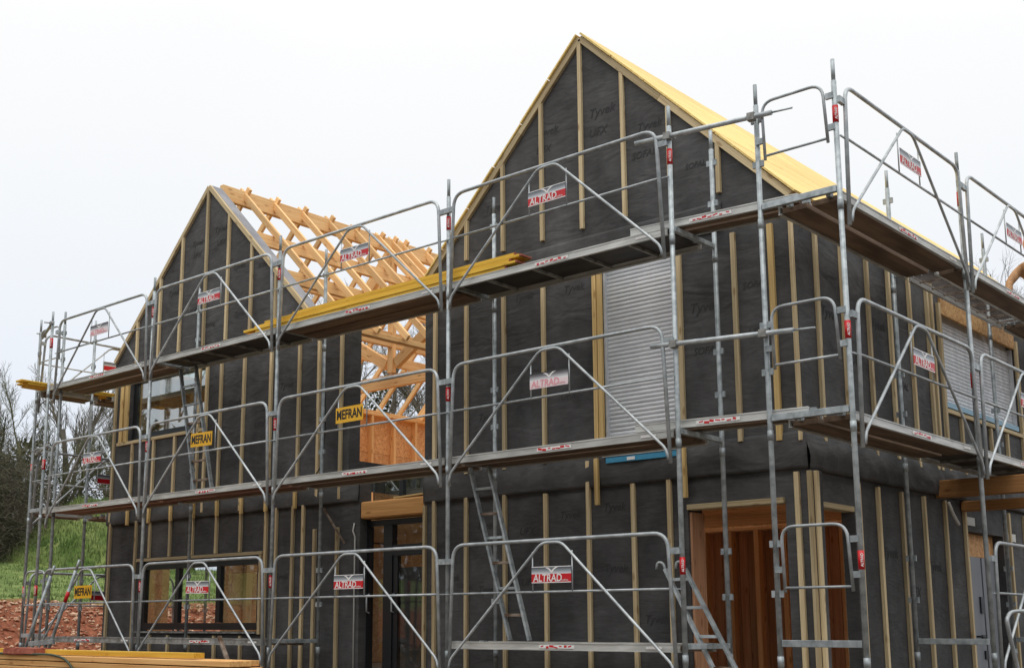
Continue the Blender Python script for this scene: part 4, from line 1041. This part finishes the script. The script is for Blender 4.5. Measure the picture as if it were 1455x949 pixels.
# leaning spare frame at the far corner, with a red sleeve
LF = thing("leaning_scaffold_hoop", "spare scaffold frame leaning beside the yellow sign at the far corner", "scaffold frame", (-10.6, -.6, GZ))
for (b, tp, c) in (((-11.13, -.62, -.57), (-10.51, -.5, .86), 0), ((-10.45, -.62, -.57), (-9.82, -.5, .92), 1)):
    r_ = rod("leg", M['galv'], LF, b, tp, .0245, 12); d = (Vector(tp) - Vector(b)).normalized()
    rod("spigot", M['galv'], r_, tp, Vector(tp) + d * .16, .019, 10)
    if c:
        a = Vector(b).lerp(Vector(tp), .70); rod("red_sleeve", M['red'], r_, a, a + d * .16, .0275, 12)
beam("cross_bar", M['galv'], LF, (-10.85, -.59, -.13), (-10.16, -.59, -.09), .045, .07)
tube("bent_handrail", M['galv_bright'], None, fillet([(3.0, 3.2, .28), (2.0, 2.69, .28), (2.0, 2.56, .2), (2.0, 2.58, .12), (2.0, 2.85, -.45), (2.0, 2.95, -.58)], .07, 5), .02, 10)
tag(bpy.data.objects["bent_handrail"], "bent steel handrail tube standing before the grey side door", "handrail")

# ================================================================== LOOSE TIMBER AND SMALL THINGS
PL = [("uppermost yellow plank lying on the top deck across the gap", -5.9, -2.12, .22, 4.178, .17), ("yellow plank behind the uppermost one on the top deck", -6.1, -2.3, .41, 4.172, .16),
      ("second yellow plank down in the pile on the top deck", -6.45, -2.02, .21, 4.143, .2), ("yellow plank second down, nearer the gable wall", -6.3, -2.25, .43, 4.14, .18),
      ("middle yellow plank of the pile with red painted end", -6.65, -2.16, .20, 4.107, .2), ("middle yellow plank of the pile, nearer the gable wall", -6.5, -2.4, .43, 4.105, .2),
      ("fourth yellow plank down at the deck edge", -6.85, -2.06, .18, 4.072, .2), ("fourth yellow plank down, farther in", -6.4, -2.3, .42, 4.07, .2),
      ("fifth yellow plank down at the deck edge", -6.6, -2.22, .19, 4.037, .2), ("fifth yellow plank down, farther in", -6.7, -2.2, .43, 4.035, .2),
      ("bottom yellow plank reaching furthest towards the open-rafter gable", -7.25, -2.5, .2, 4.003, .22), ("bottom yellow plank of the pile against the inner posts", -6.5, -2.3, .44, 4.0, .2)]
for lb_, x0, x1, y, z, w in PL:
    t = thing("yellow_plank", lb_, "plank", (x0, y, z), group="yellow planks piled on the top deck")
    a = random.uniform(-.012, .012)
    beam("board", M['form'], t, (x0, y - a, z - .014), (x1, y + a, z - .014 + random.uniform(-.002, .002)), w, .031)
    beam("painted_end", M['terracotta'], t, (x1 + .0005, y + a, z - .012), (x1 + .0225, y + a, z - .012), w - .006, .024)
for i, (x, y0, y1, z, w, tx) in enumerate(((-12.05, -.42, 3.1, 4.02, .2, "upper yellow plank jutting out over the far corner"), (-12.28, -.28, 3.0, 4.02, .2, "second upper yellow plank jutting out over the far corner"),
                                           (-12.06, -.3, 3.0, 3.988, .2, "lower yellow plank jutting out over the far corner"), (-12.28, -.2, 3.0, 3.988, .2, "second lower yellow plank jutting out over the far corner"))):
    o = beam("yellow_plank", M['form'], None, (x, y0, z), (x + .03, y1, z), w, .027, label=tx, category="plank", group="yellow planks jutting out over the far corner")
# timber stack
rs = random.Random(5)
o = beam("stacked_board", M['form'], None, (-12.5, -2.02, -.185), (-4.68, -2.0, -.18), .14, .058, label="single yellow board lying on top of the timber stack", category="board", group="boards of the timber stack")
ztop = -.22; names = ["first layer from the top", "second layer from the top", "third layer from the top", "fourth layer from the top", "fifth layer from the top", "lowest layer"]
for k in range(5):
    for q in range(3):
        y = -2.12 + q * .155; x1 = -3.92 + rs.uniform(-.03, .05) - (.05 if q else 0)
        a = rs.uniform(-.006, .006)
        beam("stacked_board", M['stack'], None, (-12.2, y + a, ztop - .03), (x1, y - a, ztop - .03 + rs.uniform(-.002, .002)), .145, .058,
             label="%s board of the timber stack, %s" % (["front", "middle", "rear"][q], names[k]), category="board", group="boards of the timber stack")
    ztop -= .066
for x in (-11.2, -8.2, -5.0): beam("stack_bearer", M['batten'], None, (x, -2.35, ztop - .01), (x, -1.6, ztop - .01), .09, .07, label="%s wooden bearer under the timber stack" % {-11.2: "far-end", -8.2: "middle", -5.0: "near-end"}[x], category="bearer", group="bearers of the timber stack")
bm = bmesh.new(); bm_box(bm, (-.36, -.16, -.04), (.36, .16, .04)); bmesh.ops.bevel(bm, geom=bm.edges[:], offset=.012, segments=2, affect='EDGES')
bmesh.ops.subdivide_edges(bm, edges=bm.edges[:], cuts=2)
for v in bm.verts: v.co += Vector((0, 0, .006 * noise.noise(v.co * 9)))
tl = link("clay_slab", to_mesh(bm, "clay_slab"), M['terracotta'], None, Matrix.Translation((-8.07, -2.08, -.178)) @ Matrix.Rotation(R(3), 4, 'Z')); tag(tl, "reddish clay slab lying on the end of the timber stack", "slab")
tb = tube("green_strap", M['strap'], None, fillet([(-9.4, -2.205, -.205), (-8.2, -2.21, -.21), (-7.3, -2.215, -.205), (-7.0, -2.22, -.245), (-6.8, -2.215, -.36), (-6.7, -2.21, -.58)], .3, 5), .014, 8)
tag(tb, "dark green strap slung over the timber stack below the clay slab", "strap")
tag(beam("wooden_stick", M['rust'], None, (-6.66, -.28, .0), (-6.1, -.42, -.58), .05, .035), "brown weathered stick leaning behind the timber stack", "stick")
tag(beam("wooden_brace", M['rust'], None, (-6.09, .92, 1.67), (-5.72, .97, 1.19), .02, .022), "thin wooden brace slanting under the middle deck by the gap", "brace")
cb = tube("hanging_cable", M['cable'], None, fillet([(-6.02, .84, 3.86), (-6.05, .86, 3.3), (-6.02, .86, 2.8), (-6.1, .88, 2.2), (-6.35, .80, 2.0), (-6.9, .7, 1.99)], .25, 5), .009, 6)
tag(cb, "black cable hanging beside the inner post by the gap", "cable")
hp = tube("cable_heap", M['cable'], None, [(-6.6 + .2 * math.cos(a * .9) * (1 + .3 * math.sin(a * 1.7)), .45 + .14 * math.sin(a * .9), 2.0 + .012 + .01 * (a % 5)) for a in np.arange(0, 28, .5)], .012, 6)
tag(hp, "black cable coiled on the middle deck before the open-rafter house", "cable")

# ================================================================== PERSON at the back of the side scaffold
def skin_body(name, pts, edges, mat, parent, sub=2):
    """pts: {key: (co, radius)}"""
    keys = list(pts); me = bpy.data.meshes.new(name)
    me.from_pydata([pts[k][0] for k in keys], [(keys.index(a), keys.index(b)) for a, b in edges], [])
    o = link(name, me, mat, parent)
    o.modifiers.new("skin", 'SKIN'); sk = me.skin_vertices[0].data
    for i, k in enumerate(keys):
        r = pts[k][1]; sk[i].radius = (r, r) if not isinstance(r, tuple) else r
        sk[i].use_root = (i == 0)
    s = o.modifiers.new("sub", 'SUBSURF'); s.levels = sub; s.render_levels = sub
    return o
PX, PY, PZ = 1.30, 6.95, 3.965
PE = thing("person", "person in a tan jacket crouching on the top side deck, arm reaching down", "person", (PX, PY, PZ))
b = lambda x, y, z: (PX + x, PY + y, PZ + z)
body = {'pelvis': (b(0, .25, .38), (.15, .13)), 'waist': (b(0, .12, .55), (.15, .12)), 'chest': (b(0, -.08, .78), (.18, .13)), 'neckb': (b(0, -.2, .93), (.07, .065)), 'neck': (b(0, -.26, .99), .055),
        'shl': (b(-.2, -.14, .86), .075), 'ell': (b(-.26, -.42, .62), .052), 'wrl': (b(-.2, -.62, .42), .036),
        'shr': (b(.2, -.16, .86), .075), 'elr': (b(.17, -.60, .50), .060), 'wrr': (b(.12, -1.02, .17), .043),
        'hipl': (b(-.1, .25, .34), .1), 'knl': (b(-.16, -.18, .42), .075), 'anl': (b(-.14, .12, .09), .05), 'tol': (b(-.15, -.08, .04), .04),
        'hipr': (b(.1, .25, .34), .1), 'knr': (b(.16, -.18, .10), .075), 'anr': (b(.14, .25, .07), .05), 'tor': (b(.14, .40, .05), .04)}
ed = [('pelvis', 'waist'), ('waist', 'chest'), ('chest', 'neckb'), ('neckb', 'neck'), ('chest', 'shl'), ('shl', 'ell'), ('ell', 'wrl'), ('chest', 'shr'), ('shr', 'elr'), ('elr', 'wrr'),
      ('pelvis', 'hipl'), ('hipl', 'knl'), ('knl', 'anl'), ('anl', 'tol'), ('pelvis', 'hipr'), ('hipr', 'knr'), ('knr', 'anr'), ('anr', 'tor')]
skin_body("body", body, ed, M['jacket'], PE)
def hand(root, dirv, side, name):
    """palm with four unequal curled fingers and a thumb leaving its side"""
    root = Vector(root); d = Vector(dirv).normalized(); s = Vector(side).normalized(); n = d.cross(s).normalized()
    pts = {'w': (root, .032), 'p1': (root + d * .05, (.042, .02)), 'p2': (root + d * .095, (.044, .018))}; e = [('w', 'p1'), ('p1', 'p2')]
    for i, (o_, l) in enumerate(((-.033, .062), (-.011, .074), (.011, .07), (.033, .055))):
        a = root + d * .1 + s * o_
        pts['k%d' % i] = (a, .0095); pts['m%d' % i] = (a + d * l * .55 - n * .012, .009); pts['t%d' % i] = (a + d * l * .85 - n * .04, .008)
        e += [('p2', 'k%d' % i), ('k%d' % i, 'm%d' % i), ('m%d' % i, 't%d' % i)]
    pts['th1'] = (root + d * .045 - s * .05 - n * .01, .011); pts['th2'] = (root + d * .085 - s * .065 - n * .03, .009)
    e += [('p1', 'th1'), ('th1', 'th2')]
    skin_body(name, pts, e, M['glove'], PE)
hand(b(.12, -1.03, .165), (-.05, -.8, -.45), (1, -.05, 0), "glove"); hand(b(-.2, -.63, .41), (.1, -.5, -.8), (-1, 0, 0), "glove")
hd = {'n': (b(0, -.25, .98), .055), 'jaw': (b(0, -.33, 1.05), (.07, .075)), 'mid': (b(0, -.35, 1.13), (.078, .092)), 'top': (b(0, -.33, 1.21), (.07, .08))}
skin_body("head", hd, [('n', 'jaw'), ('jaw', 'mid'), ('mid', 'top')], M['skin'], PE)
skin_body("hair", {'a': (b(0, -.27, 1.14), .075), 'b': (b(0, -.28, 1.22), .085), 'c': (b(0, -.34, 1.255), .06)}, [('a', 'b'), ('b', 'c')], M['hair'], PE)

# ================================================================== TREES
def bare_tree(label, x, y, h, seed, spread=.5, fork=.22, ivy=0, mat='bark', dens=1.3, thick=1.0, z=None, group="bare trees behind the houses", up_=.15):
    r = random.Random(seed); z = ground_h(x, y) - .1 if z is None else z
    t = thing("bare_tree", label, "tree", (x, y, z), group=group)
    bt, bc = bmesh.new(), bmesh.new()
    tips = []
    def limb(p, d, L, rad, lvl):
        n = max(2, int(3 + (2 if lvl < 2 else 0))); pts = [p]; q = p.copy(); dd = d.copy()
        for i in range(n):
            dd = (dd + Vector((r.uniform(-1, 1), r.uniform(-1, 1), r.uniform(-.6, .9) * .6 + up_ * .6)) * (.16 + .05 * lvl)).normalized()
            q = q + dd * L / n; pts.append(q.copy())
        bm_tube(bt if lvl == 0 else bc, pts, rad, (8, 6, 5, 3, 3, 3)[lvl], cap=lvl == 0, r2=rad * (.55 if lvl < 3 else .35))
        if lvl >= 4 or len(pts) < 2: return
        tips.append((pts[-1], lvl))
        m = max(2, int(r.choice(((5, 6, 7), (5, 6, 7), (5, 6, 7), (4, 5, 6))[lvl]) * dens))
        for i in range(m):
            f = (fork if lvl == 0 else .2) + (1 - (fork if lvl == 0 else .2)) * (i + r.random()) / m
            k = min(len(pts) - 2, int(f * (len(pts) - 1))); b0 = pts[k].lerp(pts[k + 1], f * (len(pts) - 1) - k)
            dirn = (pts[k + 1] - pts[k]).normalized(); a = r.uniform(0, 6.283)
            sidev = dirn.orthogonal().normalized(); sidev = (Matrix.Rotation(a, 3, dirn) @ sidev)
            nd = (dirn * r.uniform(.55, 1.0) + sidev * r.uniform(.5, 1.0) * (spread + .25) + Vector((0, 0, up_))).normalized()
            limb(b0, nd, L * r.uniform(.42, .68) * (1 - .25 * f), max(.006, rad * (1 - .45 * f) * r.uniform(.42, .6)), lvl + 1)
    limb(Vector((x, y, z)), Vector((r.uniform(-.08, .08), r.uniform(-.08, .08), 1)), h * .62, .018 * h * thick, 0)
    link("trunk", to_mesh(bt, "trunk", True), M[mat], t); link("crown", to_mesh(bc, "crown"), M['twig'] if mat == 'bark' else M[mat], t)
    if ivy:
        V, F = [], []
        for _ in range(ivy):
            f = r.random() ** 1.2; a = r.uniform(0, 6.28); rr = (.018 * h * (1 - .5 * f) + abs(r.gauss(0, .28)) + .05); n = len(V); c = Vector((x + math.cos(a) * rr, y + math.sin(a) * rr, z + .2 + f * h * .6))
            u = Vector((r.uniform(-1, 1), r.uniform(-1, 1), r.uniform(-1, 1))).normalized() * .07; v = u.orthogonal().normalized() * .06
            V.extend((c - u, c + v, c + u, c - v)); F.append((n, n + 1, n + 2, n + 3))
        link("ivy", mesh_np("ivy", [tuple(v) for v in V], F, M['ivy']), None, t)
    return t

def shrub(name, label, x, y, w, d, h, n, mat, seed, leaf=.055, group="shrubs at the edge of the wood", cat="shrub"):
    r = random.Random(seed); z = ground_h(x, y) - .1
    t = thing(name, label, cat, (x, y, z), group=group)
    bm = bmesh.new(); cl = []
    for _ in range(16):
        a = r.uniform(0, 6.28); q = r.random() ** .5; e = Vector((x + math.cos(a) * q * w * .42, y + math.sin(a) * q * d * .42, z + h * r.uniform(.25, .88) * (1 - .35 * q)))
        cl.append(e); bm_tube(bm, [(x, y, z), (x * .5 + e.x * .5, y * .5 + e.y * .5, z + (e.z - z) * .6), tuple(e)], .04, 5, r2=.01)
    link("stem", to_mesh(bm, "stem"), M['bark'], t)
    V, F = [], []
    for _ in range(n):
        c = r.choice(cl); s = h * .17
        p = c + Vector((r.gauss(0, 1) * s * w / h * .8, r.gauss(0, 1) * s * d / h * .8, r.gauss(0, 1) * s * .95))
        if p.z < z + .05: p.z = z + .05 + r.random() * .5
        u = Vector((r.uniform(-1, 1), r.uniform(-1, 1), r.uniform(-.7, .7))).normalized() * leaf * r.uniform(.6, 1.3) * (3.2 if mat == 'thicket' else 1); v = u.cross(Vector((r.uniform(-1, 1), r.uniform(-1, 1), r.uniform(-1, 1)))).normalized() * leaf * (.11 if mat == 'thicket' else .45)
        k = len(V); V.extend((tuple(p - u), tuple(p + v), tuple(p + u), tuple(p - v))); F.append((k, k + 1, k + 2, k + 3))
    link("foliage", mesh_np("foliage", V, F, M[mat]), None, t)
    return t

def at(dx, dy, dist): return CAMP.x + dx * dist, CAMP.y + dy * dist
T = []
for lab, (dx, dy), dist, h, sd_, kw in (
    ("tall bare tree with many upright twigs seen between the far scaffold posts", (-.872, .490), 47, 8.6, 11, dict(spread=.30, up_=.3)),
    ("bare tree with greenish bark leaning behind the outermost scaffold posts", (-.883, .469), 45, 7.4, 12, dict(spread=.45, ivy=1500, mat='bark_green')),
    ("ivy-covered bare tree nearest the edge of the wood", (-.893, .449), 43, 6.2, 13, dict(spread=.5, ivy=2600, mat='bark_green')),
    ("slender bare tree close behind the open-rafter house wall", (-.856, .517), 49, 8.0, 14, dict(spread=.28, up_=.32)),
    ("low bushy bare tree behind the grass mound", (-.866, .500), 44, 6.0, 15, dict(spread=.55, mat='bark_green')),
    ("bare tree with dark trunk seen through the gap between the houses", (-.722, .692), 44, 12.4, 16, dict(spread=.5, ivy=1500, dens=1.55)),
    ("second bare tree seen through the gap, paler twigs", (-.700, .714), 47, 12.0, 17, dict(spread=.5, dens=1.55)),
    ("third bare tree behind the gap, partly hidden by the roof timbers", (-.738, .675), 49, 12.2, 18, dict(spread=.55, dens=1.55)),
    ("large bare tree showing above the side scaffold and roof edge", (-.310, .951), 54, 18.8, 19, dict(spread=.6, fork=.35, dens=1.55)),
    ("bare tree behind the crouching person at the roof's far end", (-.280, .960), 54, 18.5, 20, dict(spread=.55, dens=1.4)),
    ("small bare tree behind the end of the yellow roof", (-.300, .954), 62, 19.5, 21, dict(spread=.5)),
    ("bare tree with twigs at the far edge of the wood", (-.902, .432), 50, 7.2, 22, dict(spread=.5)),
):
    x, y = at(dx, dy, dist); bare_tree(lab, x, y, h, sd_, **kw)
for lab, (dx, dy), dist, w, d, h, n, m, sd_ in (
    ("dark brown thicket beside the grass mound", (-.890, .456), 41, 4.0, 3.0, 3.8, 15000, 'thicket', 31), ("dark brown bush at the outer edge of the wood", (-.899, .438), 40, 4.0, 3.5, 4.2, 16000, 'thicket', 32),
    ("brownish hedge seen low through the gap between the houses", (-.725, .690), 40, 6, 3, 4.4, 114000, 'hedge', 33), ("low green-brown bush behind the mound", (-.862, .507), 46, 6, 4, 4.6, 14000, 'hedge', 34),
    ("brownish hedge further along behind the gap", (-.69, .724), 42, 6, 3, 4.6, 14000, 'hedge', 35)):
    x, y = at(dx, dy, dist); shrub("bare_shrub" if m == 'thicket' else "hedge_shrub", lab, x, y, w, d, h, n, M and m, sd_)

# unseen wood added behind the camera: shades the low sky, shows in the panes
rw = random.Random(77); V, F = [], []
def added_wood_edge(x0, y0, x1, y1, n, h, depth):
    L = math.hypot(x1 - x0, y1 - y0); ux, uy = (x1 - x0) / L, (y1 - y0) / L
    for _ in range(n):
        t = rw.random(); d = rw.gauss(0, .35) * depth; top = h * (0.72 + 0.34 * noise.noise(Vector((t * L * .12, x0 * .3, 0))) + .16 * noise.noise(Vector((t * L * .5, 5, y0))))
        p = Vector((x0 + ux * t * L - uy * d, y0 + uy * t * L + ux * d, 0)); p.z = ground_h(p.x, p.y) + top * rw.random() ** .9
        u = Vector((rw.gauss(0, .5), rw.gauss(0, .5), rw.uniform(.4, 1))).normalized() * rw.uniform(.25, .6); v = u.cross(Vector((rw.uniform(-1, 1), rw.uniform(-1, 1), rw.uniform(-1, 1)))).normalized() * rw.uniform(.06, .2)
        k = len(V); V.extend((tuple(p - u), tuple(p + v), tuple(p + u), tuple(p - v))); F.append((k, k + 1, k + 2, k + 3))
added_wood_edge(-62, -12, -34, -36, 11000, 10.5, 7); added_wood_edge(-34, -36, 40, -34, 22000, 10.5, 7); added_wood_edge(40, -34, 44, 30, 16000, 10.5, 7)
o = link("added_woodland", mesh_np("added_woodland", V, F, M['hedge']), None); o["kind"] = 'stuff'
